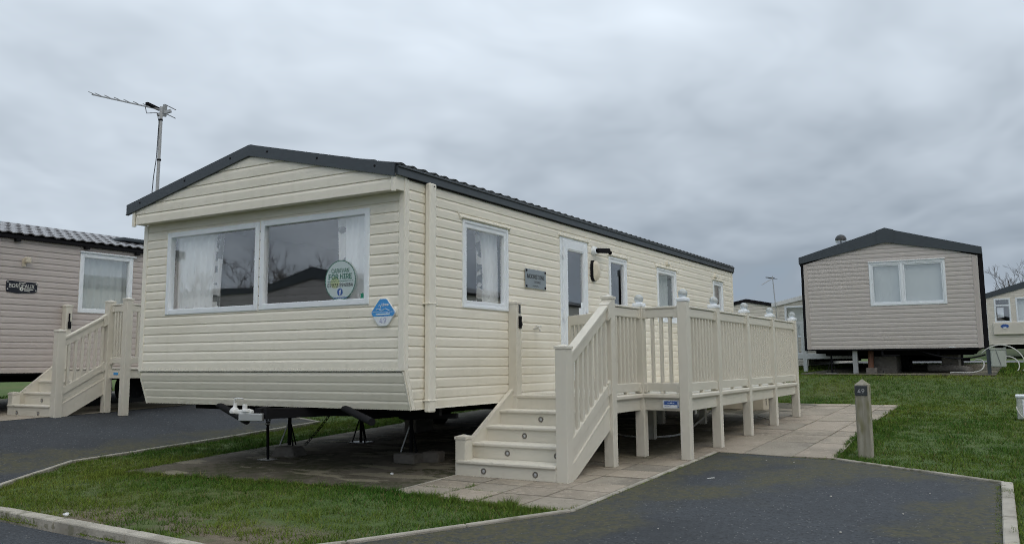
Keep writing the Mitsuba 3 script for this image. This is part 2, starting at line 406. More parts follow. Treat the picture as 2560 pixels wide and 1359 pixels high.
edging('wide pale concrete kerb along the road in the foreground', [(-6.5, -2.36), (-3.2, -2.36), (-2.5, -2.29), (-.58, -2.395), (.38, -2.47)], .125, .035, .15)
edging('thin concrete edging between front lawn and tarmac bay', [(.55, -2.52), (1.0, -1.88), (1.90, -.31)], .05, .022, .12)
edging('thin concrete edging between paving and tarmac bay', [(1.895, -.30), (1.895, 3.42)], .05, .012, .12)
edging('thin concrete edging along the back of the tarmac bay', [(3.25, 3.30), (4.82, 2.33)], .045, .02, .12)
edging('pale kerb along the right side of the tarmac bay', [(4.845, 2.30), (4.90, -.05), (5.0, -3.0)], .09, .028, .14)
edging('thin concrete edging along the side driveway', [(-3.2, -2.25), (-3.90, -1.52), (-4.91, -.14), (-5.22, 4.41), (-6.06, 4.38), (-7.7, 4.32)], .05, .03, .12)
edging('narrow timber strip along the concrete base by the steps', [(.03, -.14), (.035, .82)], .022, .012, .06, seg=1.2)

# grass: blades of their own, thinner with distance
def blades(poly, dens, h, wid, seed, green=0.0, anywhere=False, lift=0.0):
    g = np.random.default_rng(seed)
    x0, y0, x1, y1 = poly.bounds
    n = int((x1 - x0) * (y1 - y0) * dens)
    xy = np.c_[g.uniform(x0, x1, n), g.uniform(y0, y1, n)]
    nz = meshkit.fbm(np.c_[xy * 1.4, np.zeros(n)], 3, 8)
    bare = meshkit.fbm(np.c_[xy[:, 0] * 1.3, xy[:, 1] * 2.6, np.full(n, 4.)], 4, 31)
    keep = shapely.contains_xy(poly, xy[:, 0], xy[:, 1]) & (anywhere | ~shapely.contains_xy(HARD2, xy[:, 0], xy[:, 1]))
    worn = ss(-1.75, -2.2, xy[:, 1]) * ss(-2.6, -1.2, xy[:, 0]) * (xy[:, 0] < 1.2)
    keep &= g.uniform(size=n) > ss(.50, .60, bare) * (.25 + .70 * worn) + .25 * worn
    xy, nz = xy[keep], nz[keep]; n = len(xy)
    clump = meshkit.noise(np.c_[xy * 9, np.zeros(n)], 5)
    hh = h * (.40 + .75 * g.uniform(size=n)) * (.30 + 1.35 * clump)
    a = g.uniform(0, 2 * np.pi, n); lean = g.uniform(.1, 1.0, n) * hh
    la = g.uniform(0, 2 * np.pi, n)
    w = wid * g.uniform(.6, 1.3, n)
    base = np.c_[xy, Z(xy[:, 0], xy[:, 1]) - .012 + lift + np.where((xy[:, 0] > 3.3) & (xy[:, 1] > 3.5) & (xy[:, 1] < 14.5), (meshkit.fbm(np.c_[xy * .9, np.zeros(n)], 3, 5) - .5) * .07, 0)]
    d = np.c_[np.cos(a), np.sin(a), np.zeros(n)] * (w / 2)[:, None]
    tip = base + np.c_[np.cos(la) * lean, np.sin(la) * lean, hh]
    v = np.stack([base - d, base + d, tip], 1).reshape(-1, 3)
    f = np.arange(3 * n).reshape(-1, 3)
    big = meshkit.fbm(np.c_[xy * .55, np.full(n, 2.)], 3, 17)
    t = np.clip(nz * 1.0 + (big - .5) * 1.6 + g.normal(0, .18, n) - .08 - green + .5 * ss(-2.4, -3.4, xy[:, 0]) * ss(-.6, -1.6, xy[:, 1]), 0, 1)[:, None]
    dead = (g.uniform(size=n) < .07)[:, None]
    c = (1 - t) * np.array([.056, .128, .024]) + t * np.array([.155, .205, .040])
    c = np.where(dead, np.array([.19, .165, .075]), c) * g.uniform(.62, 1.32, n)[:, None]
    return v, f, np.repeat(c, 3, 0)

HARD2 = shapely.union_all([PAD.buffer(-.05), PAVE.buffer(-.035), BAY.buffer(.03), DRIVE.buffer(.03), LPAD, RPAD])
parts = [blades(sg.box(-4.4, -2.4, 2.0, -.05), 5200, .040, .0075, 1, .10),
         blades(sg.Polygon([(-5.2, -.4), (-3.4, -.9), (-3.9, 6), (-5.2, 6)]), 3800, .045, .008, 2),
         blades(sg.Polygon([(-9, 4.2), (-3.9, 4.2), (-3.9, 12), (-9, 12)]), 900, .05, .014, 3),
         blades(sg.Polygon([(2.9, 3.2), (5.1, 1.5), (5.6, 8), (2.9, 8)]), 3600, .042, .009, 4, .0),
         blades(sg.box(-1.0, 7.9, 6.2, 15.0), 2000, .045, .013, 5, .02),
         blades(sg.box(4.8, -2.6, 5.7, 3), 3500, .04, .008, 6),
         blades(sg.box(-15, 4, -9, 14), 250, .06, .03, 7),
         blades(sg.box(-2, 15, 12, 26), 350, .06, .03, 8)]
# grass and moss creeping over edges and out of joints
def line(pts, w): return sg.LineString(pts).buffer(w)
parts += [blades(line([(.54, -.35), (.53, .05), (.56, .42)], .022), 9000, .035, .006, 21, anywhere=True, lift=.006),
          blades(line([(.10, .15), (.40, .19), (.98, .18)], .020), 7000, .030, .006, 22, anywhere=True, lift=.006),
          blades(line([(.98, -.30), (.98, -.02)], .016), 6000, .03, .006, 23, anywhere=True, lift=.006),
          blades(line([(.05, -.20), (.62, -.28), (1.38, -.335), (1.80, -.36)], .055), 9000, .055, .008, 24, anywhere=True, lift=.004),
          blades(sg.Point(1.32, -.33).buffer(.10), 14000, .075, .008, 25, anywhere=True, lift=.004),
          blades(line([(-3.55, -.47), (-2.6, -.35), (-1.77, -.265), (-.78, -.17), (.0, -.17)], .05), 9000, .05, .008, 26, anywhere=True, lift=.002),
          blades(line([(3.25, 3.34), (3.21, 4.2), (3.13, 5.4), (3.06, 7.7)], .06), 6000, .05, .009, 27, .1, anywhere=True, lift=.004),
          blades(line([(-4.5, -2.448), (-3.2, -2.445), (-2.5, -2.375), (-.58, -2.478)], .016), 16000, .012, .010, 28, -.3, anywhere=True, lift=-.012),
          blades(line([(4.79, -2.5), (4.83, 0), (4.78, 2.25)], .020), 5000, .012, .010, 29, -.3, anywhere=True, lift=.012),
          blades(line([(1.94, -.2), (1.94, 3.40), (3.2, 3.26)], .022), 5000, .012, .010, 30, -.3, anywhere=True, lift=.012),
          blades(line([(2.22, 3.5), (2.22, 9.5)], .006), 4000, .012, .010, 31, -.3, anywhere=True, lift=.006),
          blades(line([(2.78, 3.4), (2.78, 9.0)], .006), 4000, .012, .010, 32, -.3, anywhere=True, lift=.006)]
o, V, F, C = 0, [], [], []
for v, f, c in parts:
    V.append(v); F.append(f + o); C.append(c); o += len(v)
k = obj('', 'grass', (np.vstack(V), np.vstack(F)), 'grass', color=np.vstack(C))
tag(k, 'short mossy winter grass of the lawns', kind='stuff')
k = obj('', 'hill', drape(sg.box(-200, 44, 200, 60), lambda x, y: np.clip((y - 44) / 10, 0, 1) * 1.0, 6.0), 'hillgreen', smooth=True)
tag(k, 'low green rise at the far end of the park', kind='structure')

# ------------------------------------------------------------------ building blocks of caravans
BH = .1011
PROF2 = [(.016, 0), (.016, .050), (.014, .068), (.007, .088), (-.001, .102), (-.001, .1055), (-.006, .1055), (-.006, 0)]
PROF = [(.0125, 0), (.0135, .066), (.012, .076), (.0055, .090), (-.001, .102), (-.001, .1055), (-.006, .1055), (-.006, 0)]
def boards(prefix, L, s0, s1, z0, z1, m, openings=(), trims=(), h=BH, name='board', prof=PROF, jitter=.0008):
    n = int(math.ceil((z1 - z0) / h - 1e-6))
    k = h / BH
    for i in range(n):
        top = min(h * 1.055, z1 - z0 - i * h)
        if top < .012:
            continue
        jz = rng.normal(0, jitter)
        poly = [(a + jz * .5, min(b * k, top)) for a, b in prof]
        q = m3.CrossSection([poly]).extrude(s1 - s0).translate([0, z0 + i * h, s0])
        for (a, b, c, d) in openings:
            if c < z0 + i * h + h and d > z0 + i * h:
                q = q - m3.Manifold.cube([.2, d - c, b - a]).translate([-.1, c, a])
        for nz, ns, off in trims:
            q = q.trim_by_plane([0, nz, ns], off / math.hypot(nz, ns))
        if q.is_empty() or q.volume() < 1e-7:
            continue
        for part in q.decompose():
            if part.volume() > 1e-7:
                v, f = mani(part)
                obj(prefix, name, L((v[:, [2, 1, 0]], f)), m)

def lining(prefix, name, L, s0, s1, z0, z1, openings, m='inside', trims=(), n0=-.045, n1=-.006):
    q = m3.Manifold.cube([n1 - n0, z1 - z0, s1 - s0]).translate([n0, z0, s0])
    for (a, b, c, d) in openings:
        q = q - m3.Manifold.cube([.3, d - c, b - a]).translate([-.2, c, a])
    for nz, ns, off in trims:
        q = q.trim_by_plane([0, nz, ns], off / math.hypot(nz, ns))
    v, f = mani(q)
    return obj(prefix, name, L((v[:, [2, 1, 0]], f)), m)

def window(prefix, L, s0, s1, z0, z1, w=.055, sash=.035, mull=None, flashing=None, frame='white', depth=.028, label=None, frame_in=False):
    k = numbered(prefix + '__window')
    if label: tag(k, label)
    ob = lambda nm, ms, m: obj(k, nm, ms, m)
    ob('frame', ring(L, s0, s1, z0, z1, w, -.05, depth, .006), frame)
    cuts = [s0 + w] + ([mull] if mull else []) + [s1 - w]
    if mull:
        ob('mullion', [L.box(mull - .03, mull + .03, z0 + w, z1 - w, -.045, depth - .003, .004)], frame)
    for a, b in zip(cuts[:-1], cuts[1:]):
        a2, b2 = a + (.03 if mull and a == mull else 0), b - (.03 if mull and b == mull else 0)
        if sash:
            ob('sash', ring(L, a2, b2, z0 + w, z1 - w, sash, -.035, depth - .012, .004), frame)
        q = sash or 0
        v = np.array([[a2 + q, z0 + w + q, -.012], [b2 - q, z0 + w + q, -.012], [b2 - q, z1 - w - q, -.012], [a2 + q, z1 - w - q, -.012]])
        ob('pane', L((v, np.array([[0, 1, 2], [0, 2, 3]]))), 'glass')
    if flashing:
        ob('head_flashing', [L.box(s0 - .03, s1 + .035, z1 + .012, z1 + .022, -.002, .05, .002), L.box(s0 - .03, s1 + .035, z1 + .020, z1 + .045, .004, .016, .002),
                             L.box(s1 + .026, s1 + .04, z1 - .025, z1 + .012, .0, .03, .002)], flashing)
        ob('bracket', L((np.array([[s0 - .10, z1 + .085, .014], [s0 - .085, z1 + .085, .018], [s0 - .02, z1 - .005, .03], [s0 - .045, z1 - .005, .018], [s0 - .02, z1 + .012, .014], [s0 - .045, z1 + .014, .010]]), np.array([[0, 1, 2], [0, 2, 3], [0, 3, 5], [1, 4, 2], [2, 4, 5], [2, 5, 3]]))), flashing)
    return k

def tile_mesh(P0, es, eu, n, pitch, length, A=.028, lift=.020, segs=9):
    """One pantile: P0 its lower left corner, es along the eaves, eu up the slope, n out."""
    t = np.linspace(0, 1, segs)
    wv = A * (.5 + .5 * np.sin(2 * np.pi * t - .6)) + A * .35 * np.exp(-((t - .93) / .09) ** 2)
    top, low = [], []
    for u, dn in ((0, lift), (length + .02, .004)):
        top.append(P0 + np.outer(t * pitch * 1.02, es) + eu * u + np.outer(wv + dn, n))
    front = P0 + np.outer(t * pitch * 1.02, es) + np.outer(wv * .94 + lift - .018, n)
    v = np.vstack([front] + top); f = []
    for r in range(2):
        for i in range(segs - 1):
            a, b = r * segs + i, (r + 1) * segs + i
            f += [(a, a + 1, b + 1), (a, b + 1, b)]
    return v, np.array(f)

def roof_slope(prefix, E0, es, length, R, m, pitch=.18, course=.36, vis=lambda c, i: True, A=.028):
    """Pantile slope from the eaves line E0 + es * length up to the ridge vector R; tiles that show are parts of their own."""
    up = np.array(R, float); SL = np.linalg.norm(up); eu = up / SL
    es = np.array(es, float); n = np.cross(es, eu)
    if n[2] < 0: n = -n
    nc = max(1, round(SL / course)); cl = SL / nc; nw = int(round(length / pitch)); pw = length / nw
    rest = []
    base = np.array(E0, float)
    for c in range(nc):
        for i in range(nw):
            mesh = tile_mesh(base + es * (i * pw) + eu * (c * cl), es, eu, n, pw, cl, A, A * .72)
            if vis(c, i): obj(prefix, 'tile', mesh, m, smooth=50)
            else: rest.append(mesh)
    if rest:
        k = obj(prefix, 'tile_sheet', cat(rest), m, smooth=50); tag(k, None, kind='stuff')

def wheel(prefix, at, r=.30, w=.18, ax=(1, 0, 0), rim='black'):
    k = numbered(prefix + '__wheel')
    obj(k, 'tyre', lathe([(r * .6, -w / 2), (r * .93, -w / 2), (r, -w * .36), (r, w * .36), (r * .93, w / 2), (r * .6, w / 2)], at, ax, 24), 'rubber', smooth=30)
    obj(k, 'rim', lathe([(.001, -w * .2), (r * .3, -w * .2), (r * .5, -w * .35), (r * .6, -w * .45), (r * .6, w * .45), (r * .5, w * .35), (r * .3, w * .2), (.001, w * .2)], at, ax, 20), rim, smooth=30)

def curtain(name, label, L, s0, s1, z0, z1, n, m='curtain', folds=7, amp=.025, taper=0.0, group=None, border=None, seed=0, side=1):
    """Hanging cloth in folds; taper draws its free edge in towards the foot (side 1: the free edge is at s1)."""
    g = np.random.default_rng(seed)
    ns, nz = 60, 14
    S, H = np.meshgrid(np.linspace(0, 1, ns), np.linspace(0, 1, nz))
    ph = g.uniform(0, 6, 3)
    wob = amp * (np.sin(S * folds * 2 * np.pi + ph[0] + .5 * np.sin(H * 3 + ph[1])) + .45 * np.sin(S * folds * 4.7 + ph[2] + H * 2))
    free = 1 - taper * np.sin(np.clip(1 - H, 0, 1) * np.pi) ** 1.0 * .6 - taper * (1 - H) * .4
    s = s0 + (s1 - s0) * S * free if side > 0 else s1 - (s1 - s0) * (1 - S) * free
    v = np.c_[s.ravel(), (z0 + (z1 - z0) * H).ravel(), (n + wob).ravel()]
    ii, jj = np.meshgrid(np.arange(nz - 1), np.arange(ns - 1), indexing='ij'); a = (ii * ns + jj).ravel()
    f = np.c_[a, a + 1, a + ns + 1, a + ns]
    k = obj('', name, L((v, f)), m, smooth=True)
    tag(k, label, 'curtain', group)
    if border:
        c = slice(ns - 9, ns) if side > 0 else slice(0, 9)
        vb = v.reshape(nz, ns, 3)[:, c].copy(); vb[..., 2] += .004; w = vb.shape[1]
        ii, jj = np.meshgrid(np.arange(nz - 1), np.arange(w - 1), indexing='ij'); a = (ii * w + jj).ravel()
        obj(k, 'printed_border', L((vb.reshape(-1, 3), np.c_[a, a + 1, a + w + 1, a + w])), border, smooth=True)
    return k

def bolt(at, ax, r=.012):
    return lathe([(r * .3, .004), (r, .003), (r, -.002)], at, ax, 8)

# ------------------------------------------------------------------ the cream caravan
W0, L0, zb, zk, zs, ze = 3.9, 10.8, .8065, 1.177, 2.892, 3.033
RK = .124
car = thing('static_caravan', 'cream clad static caravan with dark grey roof edges beside the pale deck', 'static caravan')
LF = Loc((-W0, 0, 0), (1, 0, 0), (0, -1, 0))
LS = Loc((0, 0, 0), (0, 1, 0), (1, 0, 0))
LL = Loc((-W0, L0, 0), (0, -1, 0), (-1, 0, 0))
LR = Loc((0, L0, 0), (-1, 0, 0), (0, 1, 0))
fw_open = [(.425, 1.94, 1.816, 2.774), (1.96, 3.482, 1.820, 2.779)]
sw_open = [(.973, 1.90, 1.822, 2.762), (3.20, 4.005, .90, 2.852), (4.70, 5.33, 1.83, 2.748), (6.58, 7.46, 1.868, 2.755), (9.50, 10.10, 1.95, 2.765)]
RISE = (3.59 - 3.138) / 1.985
WB = numbered(car + '__front_wall')
lining(WB, 'inner_lining', LF, .02, W0 - .02, zk, 3.0, fw_open)
boards(WB, LF, .045, W0 - .045, zk + .018, zs + .02, 'cream', fw_open)
obj(WB, 'capping', LF.box(.0, W0, zk - .004, zk + .016, -.01, .019), 'cream_trim')
# the raked foot of the front
slope = np.array([0, -RK, zk - zb]); sl = np.linalg.norm(slope); slope /= sl
LK = Loc((-W0, RK, zb), (1, 0, 0), (0, -slope[2], slope[1]), slope)
RW = numbered(car + '__raked_panel')
boards(RW, LK, .004, W0 - .006, 0, sl - .012, 'cream', h=.0925)
obj(RW, 'backing', LK.box(.02, W0 - .02, 0, sl - .02, -.03, -.006), 'inside')
obj(RW, 'edge_trim', LK.box(-.018, .003, -.004, sl - .006, -.02, .019), 'cream_trim')
obj(RW, 'edge_trim', LK.box(W0 - .005, W0 + .010, -.004, sl - .006, -.02, .0175), 'cream_trim')
SW = numbered(car + '__side_wall')
rk_trim = [(RK, zk - zb, RK * zk)]      # keep what lies behind the raked line
lining(SW, 'inner_lining', LS, .02, L0 - .02, .83, 3.05, sw_open, trims=rk_trim)
boards(SW, LS, .04, L0 - .04, zb, 3.045, 'cream', sw_open, trims=rk_trim)
for nm, L in (('far_side_wall', LL), ('rear_wall', LR)):
    w = numbered(car + '__' + nm); ln = L0 if nm[0] == 'f' else W0
    lining(w, 'inner_lining', L, .02, ln - .02, zb + .02, 3.05, [], trims=[(RK, -(zk - zb), RK * zk - L0 * (zk - zb))] if nm[0] == 'f' else ())
    boards(w, L, .04, ln - .04, zb, 3.045 if nm[0] == 'f' else 3.46, 'cream', trims=[(RK, -(zk - zb), RK * zk - L0 * (zk - zb))] if nm[0] == 'f' else [(-1, RISE, -3.03), (-1, -RISE, -3.03 - RISE * W0)], h=BH * 2)
for L, ln, z0 in ((LF, W0, zk), (LS, L0, zb)):
    obj(car, 'corner_trim', L.box(ln - .05, ln + .0195, z0, 3.03, -.004, .0195), 'cream_trim')
    if L is LF:
        obj(car, 'corner_trim', L.box(-.0195, .05, z0, zs, -.004, .0195), 'cream_trim')
obj(car, 'corner_trim', [LS.box(.0, .052, zk, 3.03, -.004, .0185), LS(prism(sg.Polygon([(0.0, zk), (.052, zk), (RK + .045, zb - .002), (RK - .005, zb - .002)]), -.004, .0185))], 'cream_trim')
obj(car, 'bottom_trim', LS.box(RK, L0, zb - .006, zb + .006, -.02, .016), 'cream_trim')
# gable box that overhangs the front
GW = numbered(car + '__gable')
LG = Loc((-W0, -.16, 0), (1, 0, 0), (0, -1, 0))
gt = [(-1, RISE, -3.045), (-1, -RISE, -3.045 - RISE * W0)]
boards(GW, LG, .03, W0 - .03, zs, 3.50, 'cream', trims=gt, h=.117)
obj(GW, 'soffit', bb(-W0 + .01, -.002, -.155, -.006, zs + .012, zs + .03, .002), 'cream_trim')
obj(GW, 'end_panel', [LS.box(-.16, -.001, zs + .004, 3.04, -.012, .012, .002)], 'cream_trim')
obj(GW, 'end_panel', [LL.box(L0 + .001, L0 + .16, zs + .004, 3.04, -.012, .012, .002)], 'cream_trim')
obj(GW, 'end_trim', [bb(-.022, .016, -.184, -.150, zs - .018, 3.05, .003)], 'cream_trim')
obj(GW, 'end_trim', [bb(-W0 - .03, -W0 + .012, -.184, -.150, zs - .022, 3.05, .003)], 'cream_trim')
# bargeboards
def barge(prefix, x0, x1, xm, ze_top, za_top, y, depth_e, depth_a, th, m, back=.10, screws=True, label=None):
    for sgn, xe in ((1, x1), (-1, x0)):
        k = numbered(prefix + '__bargeboard')
        P_ = sg.Polygon([(xm, za_top), (xe, ze_top), (xe, ze_top - depth_e), (xm, za_top - depth_a)])
        L = Loc((0, y, 0), (1, 0, 0), (0, -1, 0))
        obj(k, 'face', L(prism(P_, 0, th)), m)
        tp = sg.Polygon([(xm, za_top + .004), (xe, ze_top + .004), (xe, ze_top - .012), (xm, za_top - .012)])
        obj(k, 'flange', L(prism(tp, -back, -.001)), m)
        obj(k, 'lower_lip', L(prism(sg.Polygon([(xm, za_top - depth_a + .008), (xe, ze_top - depth_e + .008), (xe, ze_top - depth_e - .005), (xm, za_top - depth_a - .005)]), -.01, th + .006)), m)
        if screws:
            for t in (.14, .5, .88):
                xx = xm + (xe - xm) * t; zz = za_top + (ze_top - za_top) * t - .05
                obj(k, 'screw', bolt(L.pt(xx, zz, th), (0, -1, 0), .013), 'black')
barge(car, -4.03, .022, -1.967, 3.137, 3.592, -.175, .118, .118, .02, 'grey_metal', back=.16)
RF = numbered(car + '__roof')
roof_slope(RF, (.045, -.17, 3.125), (0, 1, 0), L0 + .2, (-2.005, 0, .425), 'tile_dark', vis=lambda c, i: c == 0, A=.019)
roof_slope(RF, (-4.03, -.17, 3.125), (0, 1, 0), L0 + .2, (2.06, 0, .425), 'tile_dark', vis=lambda c, i: False, pitch=.36)
obj(RF, 'ridge_cap', tube([(-1.967, -.17, 3.565), (-1.967, L0 + .03, 3.565)], .035, 10), 'grey_metal', smooth=40)
obj(RF, 'deck_board', [bb(-W0, -.0, -.14, L0 - .01, 3.05, 3.07)], 'inside')
obj(RF, 'end_barge', [Loc((0, L0 + .02, 0), (1, 0, 0), (0, -1, 0))(prism(sg.Polygon([(-1.967, 3.575), (.035, 3.12), (.035, 3.0), (-1.967, 3.46), (-4.03, 3.0), (-4.03, 3.12)]), -.02, 0.02))], 'grey_metal')
gut = numbered(car + '__gutter')
obj(gut, 'channel', [LS(prism(sg.Polygon([(-.165, 3.032), (L0 + .04, 3.032), (L0 + .04, 3.118), (-.165, 3.118)]), .014, .05))], 'grey_metal')
obj(gut, 'lip', [LS.box(-.165, L0 + .04, 3.105, 3.122, .05, .068, .003)], 'grey_metal')
obj(gut, 'wall_flange', [LS.box(0.02, L0, 3.02, 3.036, .012, .03, .002)], 'black')
dp = numbered(car + '__downpipe')
obj(dp, 'pipe', LS.box(.30, .415, .772, 3.03, .02, .085, .012), 'cream_trim')
for z in (1.82, .88):
    obj(dp, 'clip', [LS.box(.285, .43, z, z + .012, .012, .092, .003)], 'cream_trim')
obj(dp, 'screw', bolt(LS.pt(.37, 3.0, .085), (1, 0, 0), .008), 'black')
# windows of the front
for i, (a, b, c, d) in enumerate(fw_open):
    window(car, LF, a, b, c, d, w=.062, sash=None, depth=.026)
CL = [1.865 + .1 * i for i in range(9)]
obj(car, 'joining_strip', LF.box(1.943, 1.957, 1.80, 2.79, -.005, .016), 'cream_trim')
for z in CL:
    obj(car, 'strip_clip', LF.box(1.946, 1.962, z, z + .016, .012, .019), 'black')
# windows and door of the side
for (a, b, c, d), inner in zip([sw_open[0], sw_open[2], sw_open[3], sw_open[4]], (1, 1, 1, 1)):
    window(car, LS, a, b, c, d, w=.035, sash=.045, depth=.030, flashing='cream_trim')
door = numbered(car + '__door')
tag(door, 'white door with tall glass panel and two paper notices')
a, b, c, d = sw_open[1]
obj(door, 'frame', ring(LS, a, b, c, d, (.05, .03, .03, .03), -.05, .022, .004), 'white')
obj(door, 'leaf', ring(LS, a + .052, b - .032, c + .03, d - .03, (.135, .095, .3, .115), -.03, .034, .006), 'white')
obj(door, 'bead', ring(LS, a + .187, b - .127, c + .33, d - .145, .014, -.02, .026, .003), 'white')
v = np.array([[a + .19, c + .33, .0], [b - .13, c + .33, .0], [b - .13, d - .145, .0], [a + .19, d - .145, .0]])
obj(door, 'pane', LS((v, np.array([[0, 1, 2], [0, 2, 3]]))), 'glass')
obj(door, 'head_flashing', [LS.box(a - .03, b + .03, d + .008, d + .018, -.002, .045, .002), LS.box(a - .03, b + .03, d + .016, d + .04, .004, .016, .002), LS.box(b + .02, b + .034, d - .02, d + .01, .0, .03)], 'cream_trim')
for z in (2.60, 1.79, 1.10):
    obj(door, 'hinge', [LS.box(a + .035, a + .12, z, z + .085, .022, .05, .006), LS(lathe([(.014, 0), (.014, .15)], (a + .052, z - .03, .046), (0, 1, 0), 10))], 'white')
obj(door, 'notice', [LS.box(b - .26, b - .135, 1.865, 1.955, .003, .005, .0005)], 'white')
obj(door, 'notice', [LS.box(b - .195, b - .135, 1.957, 2.03, .003, .005, .0005)], 'white')
obj(door, 'handle', [LS.box(b - .105, b - .085, 1.66, 1.90, .034, .042), LS.box(b - .2, b - .085, 1.83, 1.85, .06, .075)], 'galv')
# vents above the windows
for s_, z_, lab in ((7.11, 2.845, 'small cream vent hood above the window with drawn curtain'), (9.69, 2.84, 'small cream vent hood above the last window of the cream wall')):
    tag(obj('', 'wall_vent', LS(prism(sg.Polygon([(s_ - .09, z_), (s_ + .09, z_), (s_ + .08, z_ + .05), (s_ - .08, z_ + .05)]), .012, .05)), 'cream_trim'), lab, 'vent', 'vent hoods above the side windows')
# inside
ins = numbered(car + '__interior')
obj(ins, 'floor', bb(-W0 + .05, -.05, .17, L0 - .05, .82, .88), 'inside')
obj(ins, 'ceiling', bb(-W0 + .05, -.05, .05, L0 - .05, 2.96, 2.99), 'inside')
obj(ins, 'partition', bb(-W0 + .05, -.05, 4.35, 4.40, .88, 2.96), 'inside')
obj(ins, 'partition', bb(-1.6, -1.55, 4.40, L0 - .05, .88, 2.96), 'inside')
obj(ins, 'bench', [bb(-W0 + .1, -.1, .12, .75, .88, 1.35, .03), bb(-W0 + .1, -W0 + .7, .75, 2.6, .88, 1.35, .03)], 'inside')
# chassis
ch = numbered(car + '__chassis')
for x in (-.95, -2.95):
    obj(ch, 'beam', bb(x - .035, x + .035, .55, L0 - .3, .66, .80), 'black')
for y in (.75, 2.3, 4.0, 6.2, 8.6, 10.2):
    obj(ch, 'outrigger', [beam((-W0 + .1, y, .755), (-.1, y, .755), .05, .09)], 'black')
obj(ch, 'drawbar', beam((-2.95, 1.6, .74), (-1.62, -.28, .755), .07, .10), 'black')
obj(ch, 'drawbar', beam((-.95, 1.6, .74), (-1.52, -.28, .755), .07, .10), 'black')
obj(ch, 'cross_tube', beam((-2.0, .2, .755), (-1.0, .5, .755), .06, .11), 'black')
obj(ch, 'steel_loop', [beam((-.72, .9, .79), (-.72, .9, .66), .05, .05), beam((-.72, .9, .675), (-.05, .98, .70), .045, .05)], 'black')
obj(ch, 'underfloor', bb(-W0 + .04, -.04, .16, L0 - .04, .795, .815), 'black')
for x in (-.55, -3.35):
    wheel(ch, (x, 5.2, .53), .30)
obj(ch, 'axle', tube([(-.5, 5.2, .53), (-3.4, 5.2, .53)], .03), 'black')
for (a, b) in (((-2.72, .16, .800), (-1.69, -.36, .682)), ((-.88, .16, .806), (-.07, -.36, .722))):
    obj(ch, 'stay_tube', tube([a, b], .035, 12), 'black', smooth=40)
# hitch
ht = numbered(car + '__hitch')
HK = set(scene)
tag(ht, 'pale grey towing hitch with curved handle under the front')
hx, hy, hz_ = -1.82, -.42, .755
obj(ht, 'coupling', [lathe([(.001, .0), (.052, .005), (.058, .03), (.045, .06), (.024, .075), (.02, .12), (.012, .125)], (hx, hy, hz_), (.0, .12, 1), 16)], 'white_far', smooth=40)
obj(ht, 'body', [beam((hx + .02, hy + .02, hz_ + .022), (hx + .20, hy + .10, hz_ + .022), .085, .05, .015), lathe([(.03, 0), (.028, .06), (.022, .066)], (hx + .12, hy + .05, hz_ + .045), k=14), lathe([(.06, 0), (.055, .02), (.03, .03)], (hx + .14, hy + .06, hz_ + .03), k=14)], 'white_far', smooth=40)
obj(ht, 'handle', tube([(hx, hy, hz_ + .10), (hx - .005, hy, hz_ + .15), (hx + .01, hy, hz_ + .175), (hx + .04, hy, hz_ + .18), (hx + .11, hy + .03, hz_ + .175)], .009, 8), 'white_far', smooth=40)
obj(ht, 'drawhead', beam((hx + .07, hy + .02, hz_ - .035), (hx + .32, hy + .15, hz_ - .04), .085, .085, .006), 'galv')

_c = np.array([hx + .1, hy, hz_])
for kk in set(scene) - HK:
    scene[kk]['to_world'] = T().translate(_c.tolist()).scale(.86).translate((-_c).tolist())
# curtains and stickers of the cream caravan
curtain('curtain', 'white curtain with patterned edge behind left front pane', LF, .40, 1.24, 1.60, 2.80, -.12, folds=8, taper=.06, border='border', seed=1)
curtain('curtain', 'white curtain with patterned edge behind right front pane and round sticker', LF, 2.96, 3.50, 1.60, 2.80, -.12, folds=6, taper=.06, border='border', seed=2, side=-1)
curtain('curtain', 'narrow white tied curtain at left of first side window', LS, 1.0, 1.22, 1.65, 2.80, -.13, folds=3, taper=.35, seed=3)
curtain('curtain', 'white creased curtain at right of first side window', LS, 1.42, 1.92, 1.65, 2.80, -.13, folds=5, taper=.18, border='border', seed=4, side=-1)
curtain('curtain', 'grey white curtain behind the third side window', LS, 6.85, 7.45, 1.7, 2.80, -.13, m='net', folds=6, taper=.2, seed=5, side=-1)
curtain('curtain', 'pale blind behind the last side window', LS, 9.45, 10.15, 1.9, 2.80, -.11, m='net', folds=1, amp=.003, seed=6)

st = thing('window_sticker', 'round pale green for hire sticker on right front window', 'sticker')
sx, sz, sr = 3.095, 2.078, .203
circ = lambda r, x=sx, z=sz: sg.Point(x, z).buffer(r, 32)
obj(st, 'rim', LF(prism(circ(sr).difference(circ(sr - .009)), .001, .004)), 'green')
obj(st, 'disc', LF(prism(circ(sr - .0095), .001, .003)), 'mint')
obj(st, 'lime_patch', LF(prism(circ(.06, sx - .07, sz - .02), .0032, .0036)), 'lime')
obj(st, 'lettering', [text(LF, 'CARAVAN', .045, sx, sz + .098, .0042, width=.235), text(LF, 'FOR HIRE', .052, sx, sz + .038, .0042, True, .305)] + [LF.box(sx - .165 + .02 * i, sx - .165 + .02 * i + .014, sz - .012, sz - .005, .0042, .0055, .0002) for i in range(17)], 'green')
obj(st, 'phone_number', text(LF, '07973 894884', .038, sx, sz - .048, .0042, False, .335), 'ink')
obj(st, 'logo_disc', LF(prism(circ(.037, sx, sz - .118), .0042, .0052)), 'dblue')
obj(st, 'logo_letter', text(LF, 'f', .05, sx + .003, sz - .121, .0055, True), 'signwhite')
obj(st, 'web_name', text(LF, 'Tycaravanhire', .018, sx, sz - .174, .0042, False, .19), 'dblue')
tag(obj('', 'window_sticker', LF.box(3.365, 3.405, 1.885, 1.935, .001, .003, .0005), 'emerald'), 'small square emerald sticker in window corner', 'sticker')

